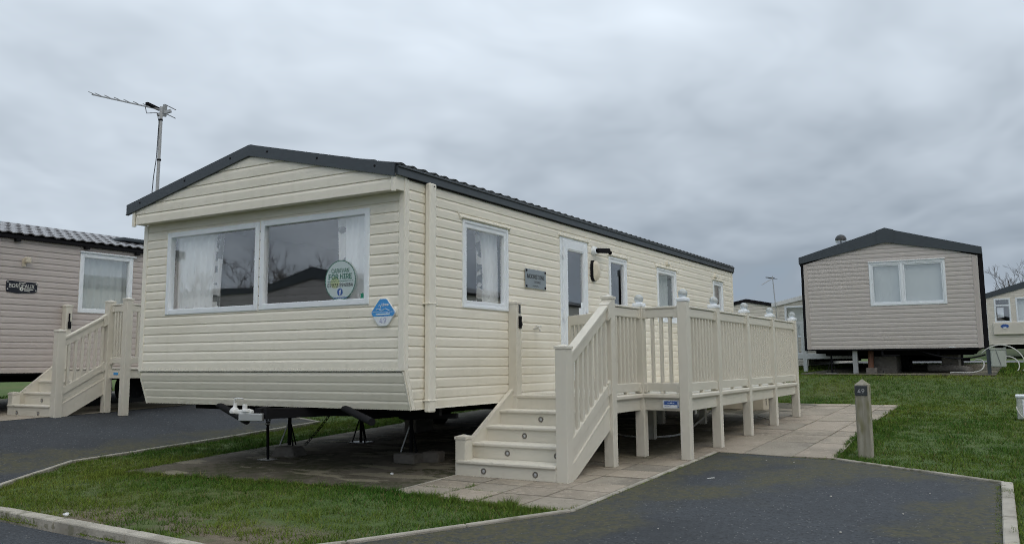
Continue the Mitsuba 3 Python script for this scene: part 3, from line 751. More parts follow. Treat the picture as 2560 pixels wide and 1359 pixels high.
ps = thing('pitch_sign', 'blue and white diamond pitch sign with number 49 on cream front', 'sign')
px_, pz_ = W0 - .224, 1.735
D = sg.Polygon([(-.145, .005), (-.055, .115), (-.035, .131), (.035, .131), (.055, .115), (.145, .005), (.145, -.012), (.062, -.118), (.035, -.131), (-.035, -.131), (-.062, -.118), (-.145, -.012)])
D = affinity.translate(D, px_, pz_)
obj(ps, 'plate', LF(prism(D, .016, .034)), 'signwhite')
obj(ps, 'blue_field', LF(prism(D.buffer(-.003).intersection(sg.box(px_ - .2, pz_ + .006, px_ + .2, pz_ + .2)), .0342, .036)), 'blue')
obj(ps, 'blue_band', LF(prism(D.buffer(-.004).intersection(sg.box(px_ - .2, pz_ - .038, px_ + .2, pz_ + .001)), .0342, .036)), 'blue')
obj(ps, 'white_bar', LF.box(px_ - .085, px_ + .085, pz_ - .024, pz_ - .012, .036, .0375, .0003), 'signwhite')
wave = [LF(tube([(px_ - .085 + .017 * i, pz_ + .025 + .010 * math.sin(i * 1.15), .037) for i in range(11)], .003, 5))]
palm = [LF(tube([(px_ - .035, pz_ + .02, .037), (px_ - .03, pz_ + .062, .037)], .003, 5))] + [LF(tube([(px_ - .03, pz_ + .062, .037), (px_ - .03 + dx, pz_ + .07, .037), (px_ - .03 + 1.6 * dx, pz_ + .055, .037)], .0025, 5)) for dx in (-.018, .016)]
obj(ps, 'emblem', wave + palm, 'signwhite')
obj(ps, 'lettering', text(LF, 'Haven', .026, px_ + .030, pz_ + .075, .0365, True, .085), 'signwhite')
obj(ps, 'number', text(LF, '49', .052, px_, pz_ - .078, .0345, False, .085), 'violet')

np_ = thing('name_plate', 'silver rectangular name plate with four black bolts beside the door', 'plaque')
obj(np_, 'plate', LS.box(2.285, 2.79, 2.125, 2.355, .022, .030, .004), 'silver')
obj(np_, 'lettering', text(LS, 'MOONSTONE', .052, 2.535, 2.268, .0305, False, .42), 'ink')
obj(np_, 'small_print', [text(LS, 'ATLAS', .026, 2.57, 2.205, .0305, False, .15)] + [LS(tube([(2.46 + .014 * i, 2.157 + .008 * math.sin(i * 1.9), .031) for i in range(11)], .003, 4))], 'ink')
for s_ in (2.307, 2.768):
    for z_ in (2.146, 2.334):
        obj(np_, 'bolt', lathe([(.014, -.012), (.014, .006), (.010, .010), (.001, .010)], LS.pt(s_, z_, .030), (1, 0, 0), 10), 'black')

sc = thing('security_camera', 'white and black security camera mounted right of door', 'camera')
obj(sc, 'base', lathe([(.062, 0), (.062, .018), (.048, .055), (.030, .06)], LS.pt(4.19, 2.765, .014), (1, 0, 0), 20), 'white', smooth=40)
obj(sc, 'shroud', beam(LS.pt(4.20, 2.765, .075), LS.pt(4.42, 2.78, .16), .075, .065, .02), 'black')
obj(sc, 'lens', lathe([(.026, 0), (.026, .018), (.001, .02)], LS.pt(4.42, 2.752, .165), (.35, .9, -.1), 14), 'black', smooth=40)
bl = thing('bulkhead_light', 'oval cream bulkhead light with black rim beside the door', 'light')
ov = affinity.scale(sg.Point(4.17, 2.485).buffer(.075, 24).union(affinity.translate(sg.Point(4.17, 2.485).buffer(.075, 24), 0, .07)).union(affinity.translate(sg.Point(4.17, 2.485).buffer(.075, 24), 0, -.07)).convex_hull, 1, 1)
obj(bl, 'rim', LS(prism(ov, .012, .06)), 'black')
c0 = np.array(ov.exterior.coords)[:-1]; cen = c0.mean(0); lv, lf_, n_ = [], [], len(c0)
for i, (q, h_) in enumerate(((.97, .06), (.90, .085), (.70, .105), (.35, .115), (.02, .118))):
    lv.append(np.c_[(c0 - cen) * q + cen, np.full(n_, h_)])
    if i: lf_ += [((i - 1) * n_ + j, (i - 1) * n_ + (j + 1) % n_, i * n_ + (j + 1) % n_, i * n_ + j) for j in range(n_)]
lf_ = np.array(lf_); lf_ = np.vstack([lf_[:, [0, 1, 2]], lf_[:, [0, 2, 3]]])
obj(bl, 'lens', LS((np.vstack(lv), lf_)), 'amber', smooth=True)
tp = thing('outside_tap', 'small cream outside tap on the wall left of the door', 'tap')
obj(tp, 'body', [tube([LS.pt(2.50, 1.645, .01), LS.pt(2.52, 1.65, .075), LS.pt(2.53, 1.61, .09)], .013, 8)], 'hose', smooth=40)
obj(tp, 'handle', [beam(LS.pt(2.47, 1.672, .065), LS.pt(2.58, 1.672, .072), .022, .014)], 'hose')

# television mast and aerial behind the left corner
ma = thing('television_mast', 'grey pole mast with television aerial above the cream caravan roof', 'aerial mast')
obj(ma, 'pole', tube([(-4.035, .21, 2.62), (-4.02, .215, 4.45)], .020, 12), 'mast', smooth=40)
for z in (2.79, 2.95):
    obj(ma, 'bracket', [bb(-4.10, -3.90, .17, .25, z, z + .022)], 'black')
for z in (3.76, 4.27):
    obj(ma, 'strap', lathe([(.0245, 0), (.0245, .022)], (-4.023, .214, z), k=12), 'black')
obj(ma, 'coax_cable', tube([(-4.045, .17, 2.7), (-4.06, .16, 3.3), (-4.055, .17, 3.55), (-4.035, .185, 3.8), (-4.025, .19, 4.25), (-4.08, .2, 4.38), (-4.15, .1, 4.36), (-4.17, .09, 4.45)], .0055, 6), 'ink', smooth=40)
A0, A1 = np.array([-3.95, .31, 4.395]), np.array([-5.02, -.085, 4.70])
ad = (A1 - A0) / np.linalg.norm(A1 - A0); ah = np.cross(ad, [0, 0, 1]); ah /= np.linalg.norm(ah)
ae = numbered(ma + '__aerial')
obj(ae, 'boom', beam(A0, A1, .018, .018), 'galv')
for t in (.30, .42, .54, .66, .78, .90, .985):
    c = A0 + (A1 - A0) * t + [0, 0, .012]
    obj(ae, 'director', tube([c - ah * .09, c + ah * .09], .005, 6), 'galv')
c = A0 + (A1 - A0) * .225 + [0, 0, .02]
obj(ae, 'dipole_box', beam(c - ah * .14, c + ah * .14, .05, .035, .01), 'black')
obj(ae, 'clamp', [beam(A0 + [-.07, -.05, -.06], A0 + [-.05, -.06, .09], .05, .03), beam(A0 + [-.14, -.10, -.04], A0 + [.02, -.02, .01], .03, .04)], 'galv')
for q in ((0, 0, .06), (0, 0, -.05)):
    obj(ae, 'reflector', tube([A0 + ad * .02 + q - ah * .12, A0 + ad * .02 + q + ah * .12], .006, 6), 'galv')

# stands, chain post and blocks under the cream caravan
def axle_stand(x, y, zt, label, base_z=0.0, foot=True, name='axle_stand', group=None):
    k = thing(name, label, 'stand', group); z0 = float(Z(x, y)) + .004 + base_z
    obj(k, 'shaft', [tube([(x, y, z0 + .01), (x, y, zt)], .022, 10), tube([(x, y, zt - .10), (x, y, zt - .07)], .034, 10)], 'black')
    obj(k, 'crank_bar', tube([(x - .085, y - .03, zt - .115), (x + .085, y + .03, zt - .10)], .007, 6), 'black')
    for i, q in enumerate(((-.10, -.06), (.11, -.05), (0, .11))):
        obj(k, 'leg', tube([(x + q[0], y + q[1], z0 + .008), (x, y, z0 + (zt - z0) * .72)], .009, 6), 'galv' if base_z > .1 and i == 0 else 'black')
    if foot:
        obj(k, 'foot_plate', bb(x - .13, x + .13, y - .10, y + .12, z0, z0 + .012), 'galv')
    return k
def block(x, y, w, d, h, label, tilt=0.0, name='concrete_block', taper=.0, group=None, rough=.004, m='block'):
    z0 = float(Z(x, y)) - .004
    v, f = trimesh.remesh.subdivide_to_size(*bb(-w / 2, w / 2, -d / 2, d / 2, 0, h, .012), .06)
    s_ = 1 - taper * v[:, 2:3] / h
    v = v * np.c_[s_, s_, np.ones(len(v))]
    v = v + (meshkit.fbm(v * 14 + x * 3, 3, 4)[:, None] - .5) * rough * 4 * np.array([1, 1, .4])
    ca, sa = math.cos(tilt), math.sin(tilt)
    v = v @ np.array([[ca, sa, 0], [-sa, ca, 0], [0, 0, 1]]) + [x, y, z0]
    return tag(obj('', name, (v, f), m), label, 'block', group)
axle_stand(-2.77, 1.30, .70, 'black screw axle stand on the rough broken concrete block', .115, False)
block(-2.76, 1.29, .36, .26, .12, 'rough broken concrete block with chain under left axle stand', .1, taper=.28, rough=.009)
axle_stand(-.99, 1.42, .72, 'tall axle stand on square concrete blocks near the steps', .105, False)
block(-.99, 1.38, .30, .20, .11, 'square concrete block under the right axle stand, front of the pair', -.05, rough=.003)
block(-.77, 1.55, .20, .20, .12, 'smaller concrete block tucked behind the right axle stand', .2, rough=.003)
axle_stand(-2.80, 2.66, .72, 'axle stand with flat foot plate standing on bare concrete')
block(-.9, 4.3, .22, .45, .44, 'stack of concrete blocks in the dark under the cream caravan', 0, rough=.003)
block(-2.9, 4.1, .22, .45, .44, 'stack of concrete blocks left of the wheels in the dark', 0, rough=.003)
def chain(parent, p0, p1, n, sag=0.0, r=.0045, ln=.042):
    p0, p1 = np.array(p0, float), np.array(p1, float)
    ms = []
    for i in range(n):
        t0, t1 = i / n, (i + 1) / n
        f_ = lambda t: p0 + (p1 - p0) * t - np.array([0, 0, sag * 4 * t * (1 - t)])
        a, b = f_(t0), f_(t1); c = (a + b) / 2; d = (b - a); l = np.linalg.norm(d); d /= l
        s_ = np.cross(d, [.3, .8, .2]); s_ /= np.linalg.norm(s_)
        if i % 2: s_ = np.cross(d, s_)
        an = np.arange(10) * 2 * np.pi / 10
        ms.append(tube(c + np.outer(np.cos(an) * l * .68, d) + np.outer(np.sin(an) * .016, s_), r, 5, closed=True))
    for q in ms:
        obj(parent, 'link', q, 'black')
cp = thing('anchor_chain', 'black anchor chain hanging to a ground rod below the hitch', 'chain')
obj(cp, 'rod', tube([(-2.76, .95, .12), (-2.77, .94, .50)], .017, 8), 'black')
obj(cp, 'ground_plate', bb(-2.86, -2.66, .87, 1.03, .116, .126), 'galv')
chain(cp, (-2.77, .94, .49), (-2.80, .92, .78), 9)
chain(cp, (-2.77, .94, .49), (-2.70, .97, .78), 9)
cp = thing('anchor_chain', 'black slack chain slanting from chassis to rough block', 'chain')
chain(cp, (-2.62, 1.42, .26), (-2.30, 1.62, .74), 15, .02)

# ------------------------------------------------------------------ the deck and steps of the cream caravan
def post(parent, x, y, z0, z1, w=.115, cap='flat', m='deck', name='post'):
    k = numbered(parent + '__' + name)
    obj(k, 'shaft', bb(x, x + w, y, y + w, z0, z1, .006), m)
    cx, cy, o_ = x + w / 2, y + w / 2, .007
    if cap == 'flat':
        z = z1; h = w / 2 + o_
        q = [(h, 0), (h, .026), (.004, .046)]
        v = np.vstack([np.array([[-1, -1], [1, -1], [1, 1], [-1, 1]]) * a for a, b in q]); zz = np.repeat([z + b for a, b in q], 4)
        v = np.c_[v + [cx, cy], zz]; f = []
        for i in range(2):
            for j in range(4):
                a, b = i * 4 + j, i * 4 + (j + 1) % 4
                f += [(a, b, b + 4), (a, b + 4, a + 4)]
        f += [(8, 9, 10), (8, 10, 11), (0, 2, 1), (0, 3, 2)]
        obj(k, 'cap', (v, np.array(f)), m)
    elif cap == 'ball':
        obj(k, 'cap', [bb(cx - w / 2 - o_, cx + w / 2 + o_, cy - w / 2 - o_, cy + w / 2 + o_, z1, z1 + .042, .008), lathe([(.042, 0), (.040, .012), (.034, .016)], (cx, cy, z1 + .042), k=20)], 'white')
        obj(k, 'ball', lathe([(.036, 0), (.050, .018), (.054, .040), (.051, .060), (.043, .074), (.036, .076), (.028, .086), (.012, .091), (.001, .092)], (cx, cy, z1 + .050), k=28), 'ball', smooth=35)
    return k

def rail(parent, a, b, zt, name='top_rail', m='deck', cap=True, h=.115, w=.055):
    """A level rail between two points: moulded cap on a deep rail."""
    k = numbered(parent + '__' + name)
    obj(k, 'bar', beam((*a, zt - h / 2 - (.018 if cap else 0)), (*b, zt - h / 2 - (.018 if cap else 0)), w, h - (.018 if cap else 0), .006), m)
    if cap:
        obj(k, 'capping', beam((*a, zt - .011), (*b, zt - .011), w + .03, .024, .009), m)
    d = np.array(b) - a; d /= np.linalg.norm(d)
    for q, s_ in ((np.array(a), 1), (np.array(b), -1)):
        obj(k, 'end_socket', beam((*q, zt - h / 2 - .012), (*(q + s_ * d * .045), zt - h / 2 - .012), w + .02, h + .008, .006), m)

def balustrade(parent, a, b, zt, zlo, n, m='deck', wide=.034, blocks=1, zd=None):
    a, b = np.array(a, float), np.array(b, float); d = (b - a) / np.linalg.norm(b - a)
    rail(parent, a, b, zt, m=m)
    rail(parent, a, b, zlo + .095, 'bottom_rail', m=m, cap=False, h=.095, w=.05)
    for i in range(n):
        p_ = a + (b - a) * ((i + 1) / (n + 1))
        obj(parent, 'baluster', beam((*(p_ - d * wide / 2), (zlo + .09 + zt - .12) / 2), (*(p_ + d * wide / 2), (zlo + .09 + zt - .12) / 2), .040, zt - .11 - zlo - .085, .004), 'deck_plain' if m == 'deck' else m)
    for i in range(blocks):
        p_ = a + (b - a) * ((i + 1) / (blocks + 1))
        obj(parent, 'support_block', bb(p_[0] - .022, p_[0] + .022, p_[1] - .022, p_[1] + .022, zd, zlo + .002), m)

def steps(parent, ox, oy, oz, xr, nr, rise, run, m='deck', lights=((.28, .80), (.38, .88), (.42,), (.46,)), ztop=1.379):
    """A flight rising along +y at origin (ox, oy, oz): left string at the wall, right side with handrail; xr the newel's left face."""
    for i in range(nr):
        y = oy + i * run; z = oz + (i + 1) * rise
        obj(parent, 'riser', bb(ox + .03, ox + xr, y, y + .018, oz + i * rise + (.003 if i == 0 else -.002), z - .028), m)
        if i < nr - 1:
            t = obj(parent, 'tread', [bb(ox + .03, ox + xr, y - .028, y + run, z - .030, z, .007), bb(ox + .03, ox + xr, y - .0285, y - .02, z - .022, z - .014, .002)], 'tread')
        for fx in lights[i] if i < len(lights) else ():
            q = (ox + .03 + (xr - .03) * fx, y - .001, oz + i * rise + .062)
            k = numbered(parent + '__step_light')
            obj(k, 'bezel', lathe([(.017, 0), (.017, .004), (.029, .005), (.030, 0)], q, (0, -1, 0), 18), 'block', smooth=40)
            obj(k, 'lens', lathe([(.016, .0), (.012, .003), (.001, .004)], q, (0, -1, 0), 14), 'mast')
    H = nr * rise; R_ = (nr - 1) * run; g = H / (nr * run) if nr else 0
    top = lambda y, off: oz + rise + (y - oy) * rise / run + off
    LX = Loc((ox + .012, 0, 0), (0, 1, 0), (1, 0, 0))
    y0, y1 = oy + .10, oy + R_ + .03
    obj(parent, 'string_board', LX(prism(sg.Polygon([(y0, oz + .02), (y0, top(y0, .03)), (y1 + .02, top(y1 + .02, .05)), (y1 + .02, top(y1, -.20)), (y0 + .25, oz + .02)]), 0, .035)), m)
    obj(parent, 'string_capping', LX(prism(sg.Polygon([(y0, top(y0, .03)), (y0, top(y0, .048)), (y1 + .02, top(y1 + .02, .068)), (y1 + .02, top(y1 + .02, .05))]), -.008, .043)), m)
    return top

dk = thing('veranda_deck', 'pale beige raised veranda deck with balustrade and white ball post caps', 'deck')
DZ = .885
PW = .112
posts = dict(p1=(1.195, 1.88), p2=(1.195, 2.735), c=(1.752, 2.665), p3=(1.752, 3.775), p4=(1.752, 5.10), p5=(1.752, 6.47), p6=(1.752, 7.91))
gz = lambda q: float(Z(q[0] + .055, q[1] + .055))
wall_post = (.012, 1.905)
post(dk, *wall_post, gz(wall_post), 1.905, PW)
for nme, q in posts.items():
    post(dk, *q, gz(q) + .004, {'p1': 1.912, 'p2': 1.872, 'c': 1.905}.get(nme, 1.885), PW, 'flat' if nme == 'p1' else 'ball')
post(dk, .012, 7.91, gz((.012, 7.91)), 1.885, PW, 'ball')
mid = lambda q: np.array(q) + PW / 2
segs = [('p1', 'p2', (0, 1), 6), ('p2', 'c', (1, 0), 3), ('c', 'p3', (0, 1), 8), ('p3', 'p4', (0, 1), 9), ('p4', 'p5', (0, 1), 9), ('p5', 'p6', (0, 1), 9)]
for a, b, d, n in segs:
    A, B = mid(posts[a]), mid(posts[b]); e = (B - A) / np.linalg.norm(B - A)
    balustrade(dk, A + e * PW / 2, B - e * PW / 2, 1.862, .912, n, blocks=1, zd=DZ)
    A2, B2 = A + e * PW / 2, B - e * PW / 2
    obj(dk, 'fascia', beam((*A2, .765), (*B2, .765), .028, .135, .004), 'deck')
    nrm = np.array([e[1], -e[0]])
    obj(dk, 'edge_nosing', beam((*(A2 + nrm * .012), DZ - .026), (*(B2 + nrm * .012), DZ - .026), .085, .052, .012), 'deck')
balustrade(dk, (.13, 7.966), (1.752, 7.966), 1.862, .912, 12, blocks=1, zd=DZ)
for i in range(7):
    y = 1.955 + i * .142
    obj(dk, 'deck_board', bb(.03, 1.22, y, y + .1405, DZ - .028, DZ, .004), 'tread')
y = 2.955
obj(dk, 'deck_board', bb(.03, 1.74, 2.78, 2.95, DZ - .028, DZ, .004), 'tread')
while y < 7.9:
    obj(dk, 'deck_board', bb(.03, 1.78, y, y + .1405, DZ - .028, DZ, .004), 'tread'); y += .142
obj(dk, 'deck_nosing', bb(.03, 1.195, 1.90, 1.955, DZ - .036, DZ - .001, .008), 'deck')
for y in (2.4, 3.6, 4.8, 6.0, 7.2):
    obj(dk, 'joist', bb(.05, 1.74 if y > 2.7 else 1.2, y, y + .05, .70, .855), 'deck')
for q in ((.10, 4.3), (.10, 6.2), (.7, 4.3), (.7, 6.4)):
    obj(dk, 'inner_post', bb(q[0], q[0] + .1, q[1], q[1] + .1, gz(q), .85), 'deck')

stp = thing('entrance_steps', 'pale beige steps with handrail leading up to the veranda deck', 'steps')
oz = .118
top = steps(stp, .02, .83, oz, 1.16, 5, (DZ - oz) / 5, .272)
post(stp, 1.18, .83, oz - .006, 1.372, .125, name='newel')
post(stp, .022, .83, oz - .006, oz + .36, .125, name='newel')
def sloped_side(parent, X, y0, y1, z_at, m='deck', n=8, dh=0.0):
    """String, bottom rail, balusters and handrail of one side: z_at(y) is the top of the bottom rail."""
    L = Loc((X, 0, 0), (0, 1, 0), (1, 0, 0))
    par = lambda a, b: sg.Polygon([(y0, z_at(y0) + a), (y1, z_at(y1) + a), (y1, z_at(y1) + b), (y0, z_at(y0) + b)])
    obj(parent, 'bottom_rail', L(prism(par(-.105, 0), -.012, .048)), m)
    obj(parent, 'bottom_rail_socket', L(prism(sg.Polygon([(y1 - .055, z_at(y1 - .055) - .115), (y1, z_at(y1) - .115), (y1, z_at(y1) + .02), (y1 - .055, z_at(y1 - .055) + .02)]), -.02, .056)), m)
    lo = sg.Polygon([(y0, max(z_at(y0) - .46, oz_)), (y0 + .10, max(z_at(y0 + .10) - .50, oz_)), (y1, z_at(y1) - .50), (y1, z_at(y1) - .255), (y0, z_at(y0) - .255)])
    obj(parent, 'string_board', L(prism(lo, .004, .034)), m)
    obj(parent, 'string_board', L(prism(par(-.252, -.108), .002, .028)), m)
    obj(parent, 'string_bead', L(prism(par(-.262, -.244), .0, .040)), m)
    for i in range(n):
        y = y0 + (y1 - y0) * (i + .75) / (n + .25)
        obj(parent, 'baluster', bb(X + .004, X + .036, y - .021, y + .021, z_at(y) - .03, z_at(y) + .74 + dh, .004), 'deck_plain')
    obj(parent, 'handrail', [L(prism(par(.70 + dh, .815 + dh), -.006, .046)), L(prism(par(.815 + dh, .843 + dh), -.028, .068))], m)
    obj(parent, 'handrail_socket', L(prism(sg.Polygon([(y1 - .07, z_at(y1 - .07) + .685 + dh), (y1, z_at(y1) + .685 + dh), (y1, z_at(y1) + .855 + dh), (y1 - .07, z_at(y1 - .07) + .855 + dh)]), -.034, .074)), m)
oz_ = oz + .006
sloped_side(stp, 1.235, .955, 1.88, lambda y: .493 + .585 * (y - .955))
gt_ = thing('deck_gate', 'open pale beige slatted gate swung back against the door', 'gate')
GA, GB = np.array([1.18, 1.99]), np.array([.44, 2.60]); ge = (GB - GA) / np.linalg.norm(GB - GA)
obj(gt_, 'rail', beam((*GA, 1.725), (*GB, 1.725), .035, .115, .005), 'deck')
obj(gt_, 'rail', beam((*GA, .98), (*GB, .98), .035, .095, .005), 'deck')
for q in (GA + ge * .03, GB - ge * .045):
    obj(gt_, 'stile', beam((*(q - ge * .045), 1.345), (*(q + ge * .045), 1.345), .037, .86, .005), 'deck')
for i in range(7):
    q = GA + ge * (.13 + i * .107)
    obj(gt_, 'baluster', beam((*(q - ge * .022), 1.345), (*(q + ge * .022), 1.345), .026, .72, .003), 'deck')
gl = thing('gate_latch', 'black gate latch on the tall post beside the wall', 'latch')
obj(gl, 'keep', bb(.124, .142, 1.95, 2.00, 1.63, 1.77), 'black')
obj(gl, 'strike', bb(.142, .165, 1.95, 1.975, 1.66, 1.70), 'black')
obj(gl, 'strike', bb(.142, .158, 1.95, 1.975, 1.73, 1.76), 'black')
obj(gl, 'hinge_plate', bb(.124, .134, 1.955, 1.985, 1.80, 1.90), 'ink')
dn = thing('deck_notice', 'blue and white notice sticker on the deck fascia by the corner post', 'notice')
LN = Loc((0, 2.705, 0), (1, 0, 0), (0, -1, 0))
obj(dn, 'sheet', LN.box(1.545, 1.735, .728, .815, -.002, .003, .0005), 'signwhite')
obj(dn, 'blue_panel', LN.box(1.552, 1.728, .765, .808, .003, .0045, .0003), 'dblue')
obj(dn, 'emblem', [LN.box(1.60, 1.68, .782, .787, .0045, .006, .0003), LN.box(1.632, 1.648, .787, .793, .0045, .006, .0003), LN.box(1.556, 1.561, .77, .803, .0045, .006, .0003), LN.box(1.719, 1.724, .77, .803, .0045, .006, .0003)], 'signwhite')
obj(dn, 'small_print', LN.box(1.555, 1.635, .75, .754, .003, .0045, .0003), 'dblue')
obj(dn, 'print_block', LN.box(1.712, 1.729, .735, .752, .003, .0045, .0003), 'dblue')

# hoses and a cabinet under the deck
hp = [(-.3, 5.2, .26), (.06, 4.73, .25), (.3, 4.5, .24), (.56, 4.42, .24), (.80, 4.50, .245), (.92, 4.78, .25), (.90, 5.4, .28), (.82, 6.1, .36), (.72, 7.0, .46), (.6, 7.9, .56), (.5, 8.9, .62)]
from scipy.interpolate import CubicSpline
def spline(p_, n=40):
    p_ = np.array(p_, float); t = np.r_[0, np.cumsum(np.linalg.norm(np.diff(p_, axis=0), axis=1))]
    return CubicSpline(t, p_)(np.linspace(0, t[-1], n))
tag(obj('', 'garden_hose', tube(spline(hp), .013, 8), 'hose', smooth=True), 'white hose sagging in a curve under the veranda deck', 'hose')
tag(obj('', 'garden_hose', tube(spline([(1.35, 7.35, .36), (1.55, 7.2, .335), (1.72, 6.9, .31), (1.78, 6.65, .30)], 20), .011, 8), 'hose', smooth=True), 'short white pipe end lying on paving beyond the deck posts', 'hose')
cb = thing('meter_cabinet', 'low beige meter cabinet standing on paving behind the deck', 'cabinet')
cz = float(Z(.7, 9.2))
obj(cb, 'body', bb(.15, 1.03, 8.95, 9.5, cz, cz + .30, .012), 'beige_box')
obj(cb, 'lid', bb(.13, 1.06, 8.92, 9.52, cz + .30, cz + .325, .006), 'beige_box')
obj(cb, 'slot', bb(1.028, 1.036, 9.10, 9.13, cz + .08, cz + .22), 'black')
obj(cb, 'cable', tube(spline([(1.04, 9.35, cz + .3), (1.08, 9.38, cz + .2), (1.07, 9.42, cz + .16), (1.05, 9.48, cz + .2)], 16), .005, 5), 'ink')

# ------------------------------------------------------------------ other caravans
def caravan(name, label, x0, y0, W, L, zbot, H, rise, siding_m, roof_m, barge_m, fo=(), ro=(), lo=(), front=True, right=True, left=False, bh=BH, oh=.12, bdepth=(.15, .30), cut_z=None, vis=lambda c, i: False, roofm2=None, tiles=True, gutter='black', prof=PROF2, lwalls=True, under='black', bz=None):
    """A plainer static caravan: walls of boards, pitched roof, bargeboards, chassis; window rectangles in wall coordinates."""
    k = thing(name, label, 'static caravan')
    F_ = Loc((x0, y0, 0), (1, 0, 0), (0, -1, 0)); S_ = Loc((x0 + W, y0, 0), (0, 1, 0), (1, 0, 0))
    L_ = Loc((x0, y0 + L, 0), (0, -1, 0), (-1, 0, 0)); R_ = Loc((x0 + W, y0 + L, 0), (-1, 0, 0), (0, 1, 0))
    zt = zbot + H; g = rise / (W / 2)
    gt = [(-1, g, -(zt - .01)), (-1, -g, -(zt - .01) - g * W)]
    for nm, Lc, ln, op, det, gab in (('front_wall', F_, W, fo, front, True), ('side_wall', S_, L, ro, right, False), ('far_side_wall', L_, L, lo, left, False), ('rear_wall', R_, W, (), False, True)):
        w = numbered(k + '__' + nm)
        lining(w, 'inner_lining', Lc, .02, ln - .02, zbot, zt + (rise if gab else -.01), op, trims=gt if gab else ())
        boards(w, Lc, .03, ln - .03, zbot, zt + (rise if gab else 0), siding_m, op, gt if gab else (), h=bh if det else bh * 2, prof=prof)
        obj(w, 'corner_trim', Lc.box(ln - .045, ln + .017, zbot, zt - .01, -.004, .0165), siding_m)
        obj(w, 'corner_trim', Lc.box(-.0185, .045, zbot, zt - .01, -.004, .0185), siding_m)
    r_ = numbered(k + '__roof')
    xm = x0 + W / 2; za = zt + rise + .04; zee = zt + .04 - g * oh
    if tiles:
        roof_slope(r_, (x0 + W + oh, y0 - .03, zee), (0, 1, 0), L + .05, (-(W / 2 + oh), 0, za - zee), roof_m, vis=vis)
    else:
        obj(r_, 'sheet', beam((x0 + W + oh, y0 + L / 2, zee), (xm, y0 + L / 2, za), L + .04, .03), roof_m)
    obj(r_, 'sheet', beam((x0 - oh, y0 + L / 2, zee), (xm, y0 + L / 2, za), L + .04, .03), roof_m)
    b0, b1 = bz or (zee + bdepth[0] * .35, za + bdepth[1] * .14)
    barge(k, x0 - oh, x0 + W + oh, xm, b0, b1, y0 - .025, bdepth[0], bdepth[1], .03, barge_m, back=.2, screws=False)
    barge(k, x0 - oh, x0 + W + oh, xm, b0, b1, y0 + L + .06, bdepth[0], bdepth[1], .03, barge_m, back=0.01, screws=False)
    gk = numbered(k + '__gutter')
    obj(gk, 'channel', S_.box(-.02, L + .02, zt - .055, zt + .015, .012, oh - .02, .01), gutter)
    obj(numbered(k + '__gutter'), 'channel', L_.box(-.02, L + .02, zt - .055, zt + .015, .012, oh - .02, .01), gutter)
    c_ = numbered(k + '__chassis')
    obj(c_, 'underfloor', bb(x0 + .05, x0 + W - .05, y0 + .05, y0 + L - .05, zbot - .03, zbot + .02), 'black')
    for dx in (.9, W - .9):
        obj(c_, 'beam', bb(x0 + dx - .03, x0 + dx + .03, y0 + .2, y0 + L - .2, zbot - .16, zbot - .028), 'black')
    for yy in np.arange(y0 + .5, y0 + L, 2.4):
        obj(c_, 'outrigger', bb(x0 + .1, x0 + W - .1, yy, yy + .05, zbot - .10, zbot - .026), 'black')
    return k, F_, S_, L_

# left neighbour: its long side runs parallel to the cream one's
lw, lwo = -4.4, -4.4
LX0, LY0 = -12.9, -4.4
lsw = (2.375 - LY0, 3.405 - LY0, 2.15, 3.195)
c2, F2, S2, _ = caravan('static_caravan', 'mauve grey static caravan with pale pantile roof and black name plate', LX0, LY0, 3.9, 13.0, 1.125, 2.225, .46, 'mauve', 'tile_grey', 'grey_metal', ro=[lsw], oh=.11,
                        vis=lambda c, i: 22 <= i <= 52)
window(c2, S2, *lsw, w=.075, sash=None, depth=.03, flashing=None)
obj(c2, 'window_head', S2.box(lsw[0] - .02, lsw[1] + .05, lsw[3] + .002, lsw[3] + .025, -.01, .06), 'white')
for yy in (1.25, 2.45, 3.45):
    obj(c2, 'gutter_bracket', S2.box(yy - LY0 - .03, yy - LY0 + .05, 3.255, 3.30, .01, .09), 'black')
obj(c2, 'roof_vent', [beam((-9.75, 3.55, 3.62), (-9.75, 4.6, 3.62), .45, .07, .02)], 'grey_metal')
curtain('net_curtain', 'grey net curtain filling the neighbouring caravan window', S2, lsw[0] + .03, lsw[1] - .03, 2.1, 3.25, -.12, m='net', folds=7, amp=.016, seed=11)
bp = thing('name_plate', 'black oblong name plate with silver capitals on mauve wall', 'plaque')
s0 = 1.135 - LY0
plate = sg.Polygon([(s0, 2.60), (s0 + .015, 2.617), (s0 + .49, 2.605), (s0 + .505, 2.59), (s0 + .505, 2.46), (s0 + .46, 2.435), (s0 + .16, 2.415), (s0 + .015, 2.435), (s0, 2.455)])
obj(bp, 'plate', S2(prism(plate, .016, .026)), 'navy')
obj(bp, 'lettering', text(S2, 'BORDEAUX', .062, s0 + .25, 2.535, .0265, False, .415), 'letter')
obj(bp, 'maker_line', S2.box(s0 + .20, s0 + .31, 2.585, 2.594, .0262, .0275, .0003), 'letter')
obj(bp, 'small_print', [S2.box(s0 + .28, s0 + .44, 2.478, 2.492, .0262, .0275, .0003), S2.box(s0 + .29, s0 + .39, 2.452, 2.461, .0262, .0275, .0003)], 'letter')
obj(bp, 'emblem', S2(prism(sg.Point(s0 + .245, 2.483).buffer(.028).difference(sg.Point(s0 + .25, 2.485).buffer(.011)), .0262, .0275)), 'letter')
for q in ((s0 + .02, 2.59), (s0 + .02, 2.475), (s0 + .485, 2.58), (s0 + .485, 2.475)):
    obj(bp, 'bolt', lathe([(.010, 0), (.010, .006), (.001, .008)], S2.pt(*q, .026), (1, 0, 0), 10), 'letter')
wl = thing('wall_lamp', 'small beige box lamp high on the mauve wall', 'lamp')
obj(wl, 'back_plate', S2.box(1.37 - LY0, 1.43 - LY0, 2.86, 2.99, .014, .035, .006), 'beige_box')
